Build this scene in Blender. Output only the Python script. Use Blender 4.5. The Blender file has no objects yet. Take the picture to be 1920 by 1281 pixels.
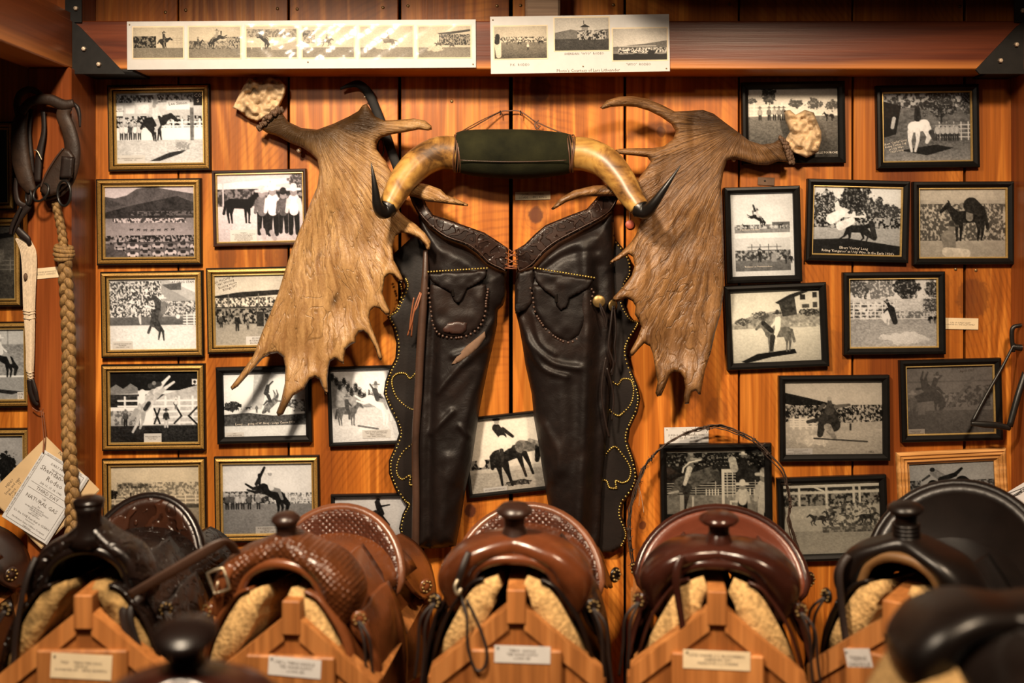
import bpy, math, random
import numpy as np
from mathutils import Vector, Matrix, geometry as mgeo
random.seed(7); np.random.seed(7)
sc = bpy.context.scene
COL = sc.collection

# ------------------------------------------------------------------ camera, world, lights, exposure
CAM_D, EYE, FPX, HY = 3.0, 1.55, 2069.0, 455.0      # camera distance to wall, eye height, focal length and horizon in pixels
cd = bpy.data.cameras.new('camera'); cam = bpy.data.objects.new('camera', cd); COL.objects.link(cam)
cam.location = (0, -CAM_D, EYE); cam.rotation_euler = (math.pi/2, 0, 0)
cd.sensor_width = 36; cd.lens = 36*FPX/1920; cd.shift_y = -(640.5-HY)/1920
cd.dof.use_dof = True; cd.dof.focus_distance = CAM_D-0.05; cd.dof.aperture_fstop = 1.5
cd.clip_start = 0.05
sc.camera = cam
w = bpy.data.worlds.new('world'); sc.world = w; w.use_nodes = True
bg = w.node_tree.nodes['Background']; bg.inputs[0].default_value = (1.0, .78, .58, 1); bg.inputs[1].default_value = .022
def area(name, loc, target, power, size, color):
    l = bpy.data.lights.new(name, 'AREA'); l.shape = 'DISK'; l.size = size; l.energy = power; l.color = color
    o = bpy.data.objects.new(name, l); COL.objects.link(o); o.location = loc
    o.rotation_euler = (Vector(target)-Vector(loc)).to_track_quat('-Z', 'Y').to_euler()
    return o
def spot(name, loc, target, power, radius, color, cone, blend=1.0):
    l = bpy.data.lights.new(name, 'SPOT'); l.energy = power; l.color = color; l.shadow_soft_size = radius; l.spot_size = math.radians(cone); l.spot_blend = blend
    o = bpy.data.objects.new(name, l); COL.objects.link(o); o.location = loc
    o.rotation_euler = (Vector(target)-Vector(loc)).to_track_quat('-Z', 'Y').to_euler()
    return o
spot('track_lamp_key', (-.70, -2.0, 2.88), (-.20, -.1, .72), 520, .13, (1, .80, .58), 86)
area('ceiling_lamp_low', (-.86, -2.2, 2.52), (-.1, -.1, .8), 9, .16, (1, .82, .62))
spot('track_lamp_second', (.95, -2.2, 2.88), (.95, -.1, .66), 300, .13, (1, .76, .52), 86)
vs = sc.view_settings
vs.view_transform = 'Standard'; vs.look = 'None'; vs.gamma = 1; vs.use_curve_mapping = False; vs.exposure = 0.0

# ------------------------------------------------------------------ helpers
def S(d): return (CAM_D-d)/FPX                        # metres per photo pixel at distance d in front of the wall
def P(px, py, d=0.0):
    s = S(d); return Vector(((px-960)*s, -d, EYE+(HY-py)*s))
def tag(o, label, cat, group=None, kind=None):
    if label: o['label'] = label
    if cat: o['category'] = cat
    if group: o['group'] = group
    if kind: o['kind'] = kind
    return o
def empty(name, loc, label=None, cat=None, group=None, rz=0):
    o = bpy.data.objects.new(name, None); COL.objects.link(o); o.location = loc; o.rotation_euler = (0, 0, rz)
    o.empty_display_size = .05
    return tag(o, label, cat, group)
def mesh_data(name, verts, faces, smooth=True):
    me = bpy.data.meshes.new(name); me.from_pydata([tuple(v) for v in verts], [], [tuple(f) for f in faces]); me.update()
    if smooth: me.polygons.foreach_set('use_smooth', [True]*len(me.polygons))
    return me
def rootloc(p):
    l = Vector((0, 0, 0))
    while p is not None: l += p.location; p = p.parent
    return l
def link(name, me, mat, parent=None, kind=None):
    if mat is not None and not me.materials: me.materials.append(mat)
    o = bpy.data.objects.new(name, me); COL.objects.link(o)
    if parent is not None: o.parent = parent
    if kind: o['kind'] = kind
    return o
def obj(name, verts, faces, mat, parent=None, smooth=True, local=False, kind=None):
    """One mesh object; verts in world metres unless local."""
    V = np.array([tuple(v) for v in verts], dtype=float)
    if local: off = np.zeros(3)
    elif parent is not None: off = np.array(rootloc(parent))
    else: off = np.array([V[:, 0].mean(), V[:, 1].mean(), V[:, 2].min()])
    o = link(name, mesh_data(name, V-off, faces, smooth), mat, parent, kind)
    if parent is None and not local: o.location = off
    return o
class MB:
    def __init__(s): s.v = []; s.f = []
    def add(s, v, f):
        k = len(s.v); s.v += [tuple(x) for x in v]; s.f += [tuple(i+k for i in q) for q in f]; return s
    def build(s, name, mat, parent=None, **k): return obj(name, s.v, s.f, mat, parent, **k)
def box(x0, x1, y0, y1, z0, z1, bv=0.0):
    if bv <= 0:
        v = [(x, y, z) for z in (z0, z1) for y in (y0, y1) for x in (x0, x1)]
        return v, [(0, 2, 3, 1), (4, 5, 7, 6), (0, 1, 5, 4), (2, 6, 7, 3), (0, 4, 6, 2), (1, 3, 7, 5)]
    b = bv; v = []; f = []
    # chamfered box: 24 verts
    idx = {}
    def vid(p):
        if p not in idx: idx[p] = len(v); v.append(p)
        return idx[p]
    X = (x0, x1); Y = (y0, y1); Z = (z0, z1)
    def pt(i, j, k, ax):
        p = [X[i], Y[j], Z[k]]; sg = [1 if q == 0 else -1 for q in (i, j, k)]
        for a in range(3):
            if a != ax: p[a] += b*sg[a]
        return vid(tuple(p)+(ax,))
    for ax in range(3):
        for s in (0, 1):
            o = [a for a in range(3) if a != ax]; q = []
            for (m, n) in ((0, 0), (1, 0), (1, 1), (0, 1)):
                c = [0, 0, 0]; c[ax] = s; c[o[0]] = m; c[o[1]] = n; q.append(pt(*c, ax))
            f.append(tuple(q if (s == 1) == (ax != 1) else q[::-1]))
    for ax in range(3):                       # edges along ax
        o = [a for a in range(3) if a != ax]
        for m in (0, 1):
            for n in (0, 1):
                c0 = [0, 0, 0]; c0[o[0]] = m; c0[o[1]] = n; c1 = list(c0); c1[ax] = 1
                f.append((pt(*c0, o[0]), pt(*c1, o[0]), pt(*c1, o[1]), pt(*c0, o[1])))
    for i in (0, 1):
        for j in (0, 1):
            for k in (0, 1): f.append((pt(i, j, k, 0), pt(i, j, k, 1), pt(i, j, k, 2)))
    return [p[:3] for p in v], f
def catmull(pts, n=8, closed=False):
    A = np.array([tuple(p) for p in pts], float); m = len(A); out = []
    rng = range(m if closed else m-1)
    for i in rng:
        if closed: p0, p1, p2, p3 = A[(i-1) % m], A[i], A[(i+1) % m], A[(i+2) % m]
        else: p0, p1, p2, p3 = A[max(i-1, 0)], A[i], A[i+1], A[min(i+2, m-1)]
        for k in range(n):
            t = k/n
            out.append(.5*((2*p1)+(-p0+p2)*t+(2*p0-5*p1+4*p2-p3)*t*t+(-p0+3*p1-3*p2+p3)*t**3))
    if not closed: out.append(A[-1])
    return np.array(out)
def tube(path, rad, n=10, flat=1.0, up=None, cap=True, closed=False):
    """Swept tube; rad scalar or list; flat scales the second axis (the one nearest 'up')."""
    A = [Vector(p) for p in path]; m = len(A)
    R = [rad]*m if np.isscalar(rad) else list(rad)
    if len(R) != m: R = list(np.interp(np.linspace(0, 1, m), np.linspace(0, 1, len(R)), R))
    v = []; f = []; N = None
    for i in range(m):
        if closed: T = (A[(i+1) % m]-A[i-1])
        else: T = A[min(i+1, m-1)]-A[max(i-1, 0)]
        if T.length < 1e-9: T = Vector((0, 0, 1))
        T.normalize()
        if up is not None:
            N = Vector(up)-T*T.dot(Vector(up))
            if N.length < 1e-4: N = T.orthogonal()
        elif N is None: N = T.orthogonal()
        else:
            N = N-T*T.dot(N)
            if N.length < 1e-5: N = T.orthogonal()
        N.normalize(); B = T.cross(N)
        for k in range(n):
            a = 2*math.pi*k/n; v.append(A[i]+N*(math.cos(a)*R[i]*flat)+B*(math.sin(a)*R[i]))
    for i in range(m if closed else m-1):
        j = (i+1) % m
        for k in range(n):
            l = (k+1) % n; f.append((i*n+k, i*n+l, j*n+l, j*n+k))
    if cap and not closed:
        f.append(tuple(range(n))[::-1]); f.append(tuple((m-1)*n+k for k in range(n)))
    return v, f
def lathe(prof, n=24, axis='z'):
    v = []; f = []; m = len(prof)
    for (r, z) in prof:
        for k in range(n):
            a = 2*math.pi*k/n; c, s = math.cos(a)*r, math.sin(a)*r
            v.append((c, s, z) if axis == 'z' else (c, -z, s))
    for i in range(m-1):
        for k in range(n):
            l = (k+1) % n; q = (i*n+k, i*n+l, (i+1)*n+l, (i+1)*n+k)
            f.append(q if axis == 'z' else q)
    f.append(tuple(range(n))[::-1]); f.append(tuple((m-1)*n+k for k in range(n)))
    return v, f
def xf(vf, loc=(0, 0, 0), M=None):
    v, f = vf; M = M or Matrix.Identity(3)
    return [M @ Vector(p)+Vector(loc) for p in v], f
def sheet(G, th, both=True):
    """Grid G[i][j] of points thickened by th (towards the back of the grid normal)."""
    G = np.array([[tuple(p) for p in r] for r in G], float); a, b = G.shape[:2]
    du = np.gradient(G, axis=0); dv = np.gradient(G, axis=1); N = np.cross(du, dv)
    N /= np.maximum(np.linalg.norm(N, axis=2, keepdims=True), 1e-9)
    T = th if np.isscalar(th) else np.array(th)[..., None]
    B = G-N*T
    v = list(G.reshape(-1, 3))+list(B.reshape(-1, 3)); k = a*b; f = []
    for i in range(a-1):
        for j in range(b-1):
            q = (i*b+j, (i+1)*b+j, (i+1)*b+j+1, i*b+j+1); f.append(q); f.append(tuple(x+k for x in q[::-1]))
    ring = [i*b for i in range(a)]+[(a-1)*b+j for j in range(1, b)]+[i*b+b-1 for i in range(a-2, -1, -1)]+[j for j in range(b-2, 0, -1)]
    for x, y in zip(ring, ring[1:]+ring[:1]): f.append((y, x, x+k, y+k))
    return v, f
_ng = {}
def vnoise(x, y, seed=0):
    """Smooth value noise on arrays, about 0..1, feature size 1."""
    if seed not in _ng: _ng[seed] = np.random.RandomState(seed+11).rand(64, 64)
    g = _ng[seed]; x = np.asarray(x, float); y = np.asarray(y, float)
    xi = np.floor(x).astype(int); yi = np.floor(y).astype(int); fx = x-xi; fy = y-yi
    fx = fx*fx*(3-2*fx); fy = fy*fy*(3-2*fy)
    a = g[yi % 64, xi % 64]; b = g[yi % 64, (xi+1) % 64]; c = g[(yi+1) % 64, xi % 64]; d = g[(yi+1) % 64, (xi+1) % 64]
    return (a*(1-fx)+b*fx)*(1-fy)+(c*(1-fx)+d*fx)*fy
def resample(poly, h, closed=True):
    A = np.array(poly, float); out = []
    m = len(A)
    for i in range(m if closed else m-1):
        p, q = A[i], A[(i+1) % m]; k = max(1, int(round(np.linalg.norm(q-p)/h)))
        for t in range(k): out.append(p+(q-p)*t/k)
    if not closed: out.append(A[-1])
    return np.array(out)
def inside(poly, x, y):
    A = np.array(poly, float); r = np.zeros(np.shape(x), bool); j = len(A)-1
    for i in range(len(A)):
        xi, yi, xj, yj = A[i][0], A[i][1], A[j][0], A[j][1]
        c = (yi > y) != (yj > y)
        with np.errstate(divide='ignore', invalid='ignore'):
            r ^= c & (x < (xj-xi)*(y-yi)/(yj-yi+1e-12)+xi)
        j = i
    return r
def segdist(poly, x, y, closed=True):
    A = np.array(poly, float); d = np.full(np.shape(x), 1e9); m = len(A)
    for i in range(m if closed else m-1):
        p = A[i]; q = A[(i+1) % m]; v = q-p; l = max(v.dot(v), 1e-9)
        t = np.clip(((x-p[0])*v[0]+(y-p[1])*v[1])/l, 0, 1)
        d = np.minimum(d, np.hypot(x-p[0]-t*v[0], y-p[1]-t*v[1]))
    return d
def inflate(outline, h, depth, thick, round_px, smooth_n=0, back=None, relief=None):
    """Solid body from a traced outline (photo pixels): depth(x,y) its middle distance from the wall in metres,
    thick(x,y) half thickness, round_px(x,y) pixels over which its edge rounds off."""
    pl = catmull(outline, smooth_n, True) if smooth_n else np.array(outline, float)
    pl = resample(pl, h)
    x0, y0 = pl.min(0); x1, y1 = pl.max(0)
    gx, gy = np.meshgrid(np.arange(x0, x1, h), np.arange(y0, y1, h*.87)); gx = gx.copy(); gx[1::2] += h*.5
    gx = gx.ravel(); gy = gy.ravel()
    ok = inside(pl, gx, gy); gx, gy = gx[ok], gy[ok]
    dd = segdist(pl, gx, gy); ok = dd > h*.55; gx, gy = gx[ok], gy[ok]
    pts = [Vector((float(a), float(b))) for a, b in pl]+[Vector((float(a), float(b))) for a, b in zip(gx, gy)]
    nb = len(pl)
    r = mgeo.delaunay_2d_cdt(pts, [(i, (i+1) % nb) for i in range(nb)], [], 0, 1e-5)
    V = np.array([tuple(p) for p in r[0]]); T = r[2]
    cen = np.array([[V[list(t), 0].mean(), V[list(t), 1].mean()] for t in T])
    keep = inside(pl, cen[:, 0], cen[:, 1]); T = [t for t, k in zip(T, keep) if k]
    x, y = V[:, 0], V[:, 1]
    e = segdist(pl, x, y); e[e < 1e-3] = 0
    rp = round_px(x, y) if callable(round_px) else round_px
    u = np.clip(e/rp, 0, 1); prof = np.sqrt(np.clip(1-(1-u)**2, 0, 1))
    th = (thick(x, y) if callable(thick) else thick)*prof
    dm = depth(x, y) if callable(depth) else np.full(len(x), depth)
    df = dm+th
    if relief is not None: df = df+relief(x, y, e)*np.clip(e/6, 0, 1)
    db = dm-th if back is None else np.minimum(back(x, y, e, dm, th), df)
    n = len(V); fr = [P(a, b, c) for a, b, c in zip(x, y, df)]; bk = [P(a, b, c) for a, b, c in zip(x, y, db)]
    bid = {}; vv = list(fr); F = []
    for i in range(n):
        if e[i] == 0 and back is None: bid[i] = i
        else: bid[i] = len(vv); vv.append(bk[i])
    for t in T:
        a, b, c = t
        if (x[b]-x[a])*(y[c]-y[a])-(y[b]-y[a])*(x[c]-x[a]) > 0: a, b, c = a, c, b
        F.append((a, b, c)); F.append((bid[a], bid[c], bid[b]))
    if back is not None:
        cnt = {}
        for t in F[::2]:
            for p, q in ((t[0], t[1]), (t[1], t[2]), (t[2], t[0])): cnt[(p, q)] = 1
        for (p, q) in list(cnt):
            if (q, p) not in cnt: F.append((q, p, bid[p], bid[q]))
    return vv, F
def idw(ctrl, p=2.0):
    C = np.array(ctrl, float)
    def fn(x, y):
        x = np.asarray(x, float); y = np.asarray(y, float); num = 0; den = 0
        for cx, cy, v in C:
            k = 1/((x-cx)**2+(y-cy)**2+25)**(p/2); num = num+k*v; den = den+k
        return num/den
    return fn
# ------------------------------------------------------------------ text, made in one batch at the end
TEXTS = []
def text(body, parent, base, ux, uz, width, height, mat, name='lettering', align='CENTER', line=1.0):
    """Flat lettering filling a width x height block centred on base, axes ux (right) and uz (up)."""
    TEXTS.append((body, parent, Vector(base), Vector(ux).normalized(), Vector(uz).normalized(), width, height, mat, name, align, line))
def flush_text():
    tmp = []
    for t in TEXTS:
        c = bpy.data.curves.new('t', 'FONT'); c.body = t[0]; c.resolution_u = 1; c.size = 1; c.align_x = t[9]; c.space_line = t[10]; c.fill_mode = 'FRONT'
        o = bpy.data.objects.new('t', c); COL.objects.link(o); tmp.append(o)
    bpy.context.view_layer.update(); dg = bpy.context.evaluated_depsgraph_get()
    ms = [bpy.data.meshes.new_from_object(o.evaluated_get(dg)) for o in tmp]
    for o in tmp: c = o.data; bpy.data.objects.remove(o); bpy.data.curves.remove(c)
    for t, me in zip(TEXTS, ms):
        n = len(me.vertices)
        if not n: continue
        co = np.empty(n*3); me.vertices.foreach_get('co', co); co = co.reshape(-1, 3)
        lo, hi = co.min(0), co.max(0); k = min(t[5]/(hi[0]-lo[0]), t[6]/max(hi[1]-lo[1], 1e-6))
        q = (co[:, :2]-(lo[:2]+hi[:2])/2)*k
        if t[9] == 'LEFT': q[:, 0] += -t[5]/2+(hi[0]-lo[0])*k/2
        W = np.array(t[2])+q[:, :1]*np.array(t[3])+q[:, 1:2]*np.array(t[4])-np.array(rootloc(t[1]))
        me.vertices.foreach_set('co', W.ravel()); me.update(); me.materials.clear(); me.name = t[8]
        link(t[8], me, t[7], t[1])
# ------------------------------------------------------------------ materials
def newmat(name):
    m = bpy.data.materials.new(name); m.use_nodes = True; nt = m.node_tree
    return m, nt, nt.nodes['Principled BSDF']
def nd(nt, typ, **kw):
    n = nt.nodes.new('ShaderNode'+typ)
    for k, v in kw.items():
        if k.startswith('i_'):
            key = k[2:]; n.inputs[int(key) if key.isdigit() else key.replace('_', ' ')].default_value = v
        else: setattr(n, k, v)
    return n
def ramp(nt, fac, stops, interp='LINEAR'):
    r = nd(nt, 'ValToRGB'); r.color_ramp.interpolation = interp; el = r.color_ramp.elements
    while len(el) < len(stops): el.new(.5)
    for e, (p, c) in zip(el, stops): e.position = p; e.color = tuple(c)+(1,) if len(c) == 3 else c
    if fac is not None: nt.links.new(fac, r.inputs[0])
    return r.outputs[0]
def mixc(nt, fac, a, b, mode='MIX'):
    n = nd(nt, 'Mix', data_type='RGBA', blend_type=mode)
    for k, v in ((0, fac), (6, a), (7, b)):
        if hasattr(v, 'links') or hasattr(v, 'is_linked'): nt.links.new(v, n.inputs[k])
        else: n.inputs[k].default_value = v if k == 0 else (tuple(v)+(1,) if len(v) == 3 else v)
    return n.outputs[2]
def math_(nt, op, a, b=None, clamp=False):
    n = nd(nt, 'Math', operation=op, use_clamp=clamp)
    for k, v in ((0, a), (1, b)):
        if v is None: continue
        if hasattr(v, 'is_linked'): nt.links.new(v, n.inputs[k])
        else: n.inputs[k].default_value = v
    return n.outputs[0]
def coords(nt, scale=(1, 1, 1), rot=(0, 0, 0), src='Object', rnd=True):
    tc = nd(nt, 'TexCoord'); mp = nd(nt, 'Mapping'); mp.inputs['Scale'].default_value = scale; mp.inputs['Rotation'].default_value = rot
    nt.links.new(tc.outputs[src], mp.inputs[0])
    if rnd:
        oi = nd(nt, 'ObjectInfo'); k = math_(nt, 'MULTIPLY', oi.outputs['Random'], 37.0); nt.links.new(k, mp.inputs['Location'])
    return mp.outputs[0]
def noise(nt, vec, scale, detail=4, rough=.55, dist=0.0):
    n = nd(nt, 'TexNoise'); n.inputs['Scale'].default_value = scale; n.inputs['Detail'].default_value = detail
    n.inputs['Roughness'].default_value = rough; n.inputs['Distortion'].default_value = dist
    nt.links.new(vec, n.inputs['Vector']); return n.outputs[0]
def bump(nt, b, h, strength=.3, dist=.002, prev=None):
    n = nd(nt, 'Bump'); n.inputs['Strength'].default_value = strength; n.inputs['Distance'].default_value = dist
    nt.links.new(h, n.inputs['Height'])
    if prev is not None: nt.links.new(prev, n.inputs['Normal'])
    if b is not None: nt.links.new(n.outputs[0], b.inputs['Normal'])
    return n.outputs[0]
def plain(name, col, rough=.5, metal=0.0, var=.25, nscale=40, bstr=.15, spec=.5, bdist=.001):
    m, nt, b = newmat(name); v = coords(nt); n = noise(nt, v, nscale, 5)
    d = tuple(c*(1-var) for c in col); l = tuple(min(1, c*(1+var)) for c in col)
    nt.links.new(ramp(nt, n, [(.3, d), (.7, l)]), b.inputs['Base Color'])
    b.inputs['Roughness'].default_value = rough; b.inputs['Metallic'].default_value = metal; b.inputs['Specular IOR Level'].default_value = spec
    bump(nt, b, n, bstr, bdist); return m
def wood(name, light, mid, dark, axis='Z', saw=.0, knots=(), rough=.45, contrast=1.0, sap=None, wscale=1.0):
    m, nt, b = newmat(name)
    lo, hi = {'Z': ((9, 9, .55), (130, 130, 3)), 'X': ((.55, 9, 9), (3, 130, 130)), 'Y': ((9, .55, 9), (130, 3, 130))}[axis]
    lo = tuple(x*wscale for x in lo); hi = tuple(x*wscale for x in hi)
    pos = nd(nt, 'NewGeometry').outputs['Position']
    v1 = coords(nt, lo, rnd=True); n1 = noise(nt, v1, 1.0, 3, .5, .6)
    rings = math_(nt, 'SINE', math_(nt, 'MULTIPLY', n1, 42.0)); rings = math_(nt, 'MULTIPLY_ADD', rings, .5); 
    rings.node.inputs[2].default_value = .5
    v2 = coords(nt, hi); n2 = noise(nt, v2, 1.0, 4, .6)
    v3 = coords(nt, tuple(x*.55 for x in lo)); n3 = noise(nt, v3, 1.0, 2, .5)
    c = ramp(nt, rings, [(.0, light), (.55, mid), (1.0, tuple(a*.8 for a in mid))])
    c = mixc(nt, math_(nt, 'MULTIPLY', ramp(nt, n3, [(.47, (0, 0, 0)), (.62, (1, 1, 1))]), .85*contrast), c, mid)
    c = mixc(nt, math_(nt, 'MULTIPLY', ramp(nt, n3, [(.58, (0, 0, 0)), (.72, (1, 1, 1))]), .9*contrast), c, dark)
    c = mixc(nt, .55, c, ramp(nt, n2, [(.25, (.36, .30, .26)), (.7, (1.12, 1.10, 1.05))]), 'MULTIPLY')
    h = n2
    if saw:
        w1 = nd(nt, 'TexWave', wave_type='RINGS', rings_direction='Y'); w1.inputs['Scale'].default_value = 26; w1.inputs['Distortion'].default_value = 2.2; w1.inputs['Detail'].default_value = 2; w1.inputs['Detail Scale'].default_value = .6
        nt.links.new(coords(nt, (1, 1, .55), rnd=False), w1.inputs['Vector'])
        msk = ramp(nt, noise(nt, coords(nt, (4, 4, 2)), 1.0, 2), [(.46, (0, 0, 0)), (.62, (1, 1, 1))])
        ln = math_(nt, 'MULTIPLY', ramp(nt, w1.outputs[0], [(.55, (0, 0, 0)), (.95, (1, 1, 1))]), msk)
        c = mixc(nt, math_(nt, 'MULTIPLY', ln, saw), c, (.5, .42, .36), 'MULTIPLY')
    for (kx, kz, kr, ks) in knots:                       # knots: x, z, radius, strength (world metres)
        s = nd(nt, 'VectorMath', operation='SUBTRACT'); nt.links.new(pos, s.inputs[0]); s.inputs[1].default_value = (kx, 0, kz)
        q = nd(nt, 'VectorMath', operation='MULTIPLY'); nt.links.new(s.outputs[0], q.inputs[0]); q.inputs[1].default_value = (1/kr, 0, .8/kr)
        L = nd(nt, 'VectorMath', operation='LENGTH'); nt.links.new(q.outputs[0], L.inputs[0])
        dl = math_(nt, 'ADD', L.outputs['Value'], math_(nt, 'MULTIPLY', math_(nt, 'SUBTRACT', noise(nt, pos, 60, 3), .5), .7))
        rr = math_(nt, 'SINE', math_(nt, 'MULTIPLY', dl, 9.0))
        c = mixc(nt, math_(nt, 'MULTIPLY', ramp(nt, math_(nt, 'MULTIPLY', dl, .25), [(.2, (1, 1, 1)), (.27, (.35, .35, .35)), (.6, (0, 0, 0))]), ks), c, (.075, .02, .008))
        c = mixc(nt, math_(nt, 'MULTIPLY', math_(nt, 'MULTIPLY', ramp(nt, rr, [(.5, (0, 0, 0)), (1, (1, 1, 1))]), ramp(nt, math_(nt, 'MULTIPLY', dl, .25), [(.25, (1, 1, 1)), (.8, (0, 0, 0))])), .35*ks), c, (.12, .04, .012))
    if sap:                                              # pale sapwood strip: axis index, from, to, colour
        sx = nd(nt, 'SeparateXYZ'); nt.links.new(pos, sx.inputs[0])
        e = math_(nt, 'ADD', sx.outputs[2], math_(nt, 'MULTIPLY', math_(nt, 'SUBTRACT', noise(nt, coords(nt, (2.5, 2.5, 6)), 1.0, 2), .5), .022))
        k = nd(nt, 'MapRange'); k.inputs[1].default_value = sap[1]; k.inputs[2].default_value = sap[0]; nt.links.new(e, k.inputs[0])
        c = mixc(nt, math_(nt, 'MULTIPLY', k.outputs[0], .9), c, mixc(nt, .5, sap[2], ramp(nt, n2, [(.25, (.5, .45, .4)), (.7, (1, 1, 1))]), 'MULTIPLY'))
    oi = nd(nt, 'ObjectInfo'); hs = nd(nt, 'HueSaturation'); nt.links.new(c, hs.inputs['Color'])
    mr = nd(nt, 'MapRange'); mr.inputs[3].default_value = .82; mr.inputs[4].default_value = 1.15; nt.links.new(oi.outputs['Random'], mr.inputs[0]); nt.links.new(mr.outputs[0], hs.inputs['Value'])
    nt.links.new(hs.outputs[0], b.inputs['Base Color'])
    b.inputs['Roughness'].default_value = rough; b.inputs['Specular IOR Level'].default_value = .35
    bump(nt, b, h, .25, .0015); return m
KN = [(P(882, 958).x, P(0, 958).z, .016, 1), (P(1005, 403).x, P(0, 403).z, .020, .9), (P(1240, 247).x, P(0, 247).z, .012, .7), (P(1012, 168).x, P(0, 165).z, .03, .8),
      (P(1205, 985).x, P(0, 985).z, .010, .9), (P(424, 480).x, P(0, 482).z, .03, .45), (P(520, 482).x, P(0, 480).z, .036, .5), (P(1825, 555).x, P(0, 560).z, .045, .6),
      (P(1560, 620).x, P(0, 660).z, .05, .35), (P(1345, 800).x, P(0, 770).z, .03, .35), (P(1290, 730).x, P(0, 745).z, .03, .35), (P(40, 590).x, P(0, 590).z, .03, .4)]
WL, WM, WD = (.70, .255, .036), (.46, .135, .015), (.17, .038, .006)
M = {}
M['plank'] = wood('plank_pine', WL, WM, WD, 'Z', .38, KN, .42)
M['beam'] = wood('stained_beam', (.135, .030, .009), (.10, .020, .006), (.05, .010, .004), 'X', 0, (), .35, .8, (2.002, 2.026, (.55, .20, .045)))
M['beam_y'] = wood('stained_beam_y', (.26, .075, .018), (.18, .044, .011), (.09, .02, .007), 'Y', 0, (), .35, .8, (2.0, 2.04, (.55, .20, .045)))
M['post'] = wood('stained_post', (.34, .095, .022), (.26, .066, .016), (.14, .032, .009), 'Z', 0, (), .28, .7)
M['rack'] = wood('rack_pine', (.46, .19, .055), (.38, .145, .038), (.26, .09, .022), 'Z', 0, (), .5, .7)
M['rack_panel'] = wood('rack_panel', (.36, .135, .034), (.29, .10, .023), (.20, .06, .014), 'Z', 0, (), .5, .7)
M['weathered'] = wood('weathered_wood', (.32, .22, .15), (.24, .15, .10), (.14, .08, .05), 'X', 0, (), .7, .7)
M['pine_frame'] = wood('pine_frame', (.62, .33, .12), (.5, .24, .07), (.36, .15, .04), 'X', 0, (), .4, .5)
M['gap'] = plain('dark_gap', (.006, .004, .003), .9, spec=.1)
M['steel'] = plain('black_steel', (.009, .008, .0075), .6, 0, .3, 60, .1, .25)
M['iron'] = plain('black_iron', (.012, .011, .010), .36, .2, .3, 80, .1)
M['bolt'] = plain('zinc_bolt', (.62, .50, .38), .4, .7, .2, 90, .1)
M['screw'] = plain('brass_screw', (.3, .2, .09), .4, .8)
def goldmat():
    m, nt, b = newmat('gold_moulding'); v = coords(nt); n = noise(nt, v, 420, 3)
    nt.links.new(ramp(nt, n, [(.30, (.16, .085, .02)), (.46, (.42, .24, .06)), (.8, (.56, .35, .11))]), b.inputs['Base Color'])
    b.inputs['Metallic'].default_value = .55; b.inputs['Roughness'].default_value = .38; bump(nt, b, n, .12, .0005); return m
M['gold'] = goldmat()
M['gold_lip'] = plain('gold_lip', (.55, .38, .14), .35, .6, .15, 200, .05)
M['black_frame'] = plain('black_frame', (.0045, .004, .0036), .38, 0, .2, 60, .05, .22)
M['brown_frame'] = plain('brown_frame', (.03, .010, .007), .35, 0, .2, 60, .05)
M['backing'] = plain('backing_board', (.10, .07, .05), .8)
def photomat():
    m, nt, b = newmat('photo_print'); a = nd(nt, 'VertexColor', layer_name='tone')
    nt.links.new(a.outputs[0], b.inputs['Base Color']); b.inputs['Roughness'].default_value = .4; b.inputs['Specular IOR Level'].default_value = .2; return m
M['photo'] = photomat()
def glassmat(name, refl=.06, rough=.03, tint=(1, 1, 1)):
    m = bpy.data.materials.new(name); m.use_nodes = True; nt = m.node_tree; nt.nodes.clear()
    o = nd(nt, 'OutputMaterial'); t = nd(nt, 'BsdfTransparent'); g = nd(nt, 'BsdfGlossy'); g.inputs['Roughness'].default_value = rough
    t.inputs[0].default_value = tuple(tint)+(1,); fr = nd(nt, 'Fresnel'); fr.inputs[0].default_value = 1.35
    k = math_(nt, 'MULTIPLY', fr.outputs[0], refl/.03, True); mx = nd(nt, 'MixShader')
    nt.links.new(k, mx.inputs[0]); nt.links.new(t.outputs[0], mx.inputs[1]); nt.links.new(g.outputs[0], mx.inputs[2]); nt.links.new(mx.outputs[0], o.inputs[0]); return m
M['glass'] = glassmat('picture_glass', .035, .06)
M['glare_glass'] = glassmat('glare_picture_glass', .035, .25, (.78, .75, .73))  # grey tint, part of the painted glare veil
def plasticmat():
    m = glassmat('clear_plastic_sleeve', .06, .12); nt = m.node_tree
    g = [n for n in nt.nodes if n.type == 'BSDF_GLOSSY'][0]; b = nd(nt, 'Bump'); b.inputs['Strength'].default_value = .5; b.inputs['Distance'].default_value = .012
    nt.links.new(noise(nt, coords(nt, (1, 1, 1)), 9, 1), b.inputs['Height']); nt.links.new(b.outputs[0], g.inputs['Normal']); return m
M['plastic'] = plasticmat()
M['card_white'] = plain('white_card', (.53, .52, .51), .5, 0, .05, 30, .05)
M['card_cream'] = plain('cream_card', (.66, .54, .36), .6, 0, .10, 25, .05)
M['card_tan'] = plain('tan_folder', (.60, .43, .24), .6, 0, .08, 20, .05)
M['paper'] = plain('white_paper', (.62, .63, .65), .6, 0, .05, 20, .05)
M['ink'] = plain('black_ink', (.03, .025, .022), .7, 0, .1)
M['ink_soft'] = plain('faded_ink', (.10, .08, .065), .7, 0, .1)
M['ink_white'] = plain('white_ink', (.72, .66, .58), .6, 0, .05)
M['red_tag'] = plain('red_tag', (.30, .06, .03), .5)
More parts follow.
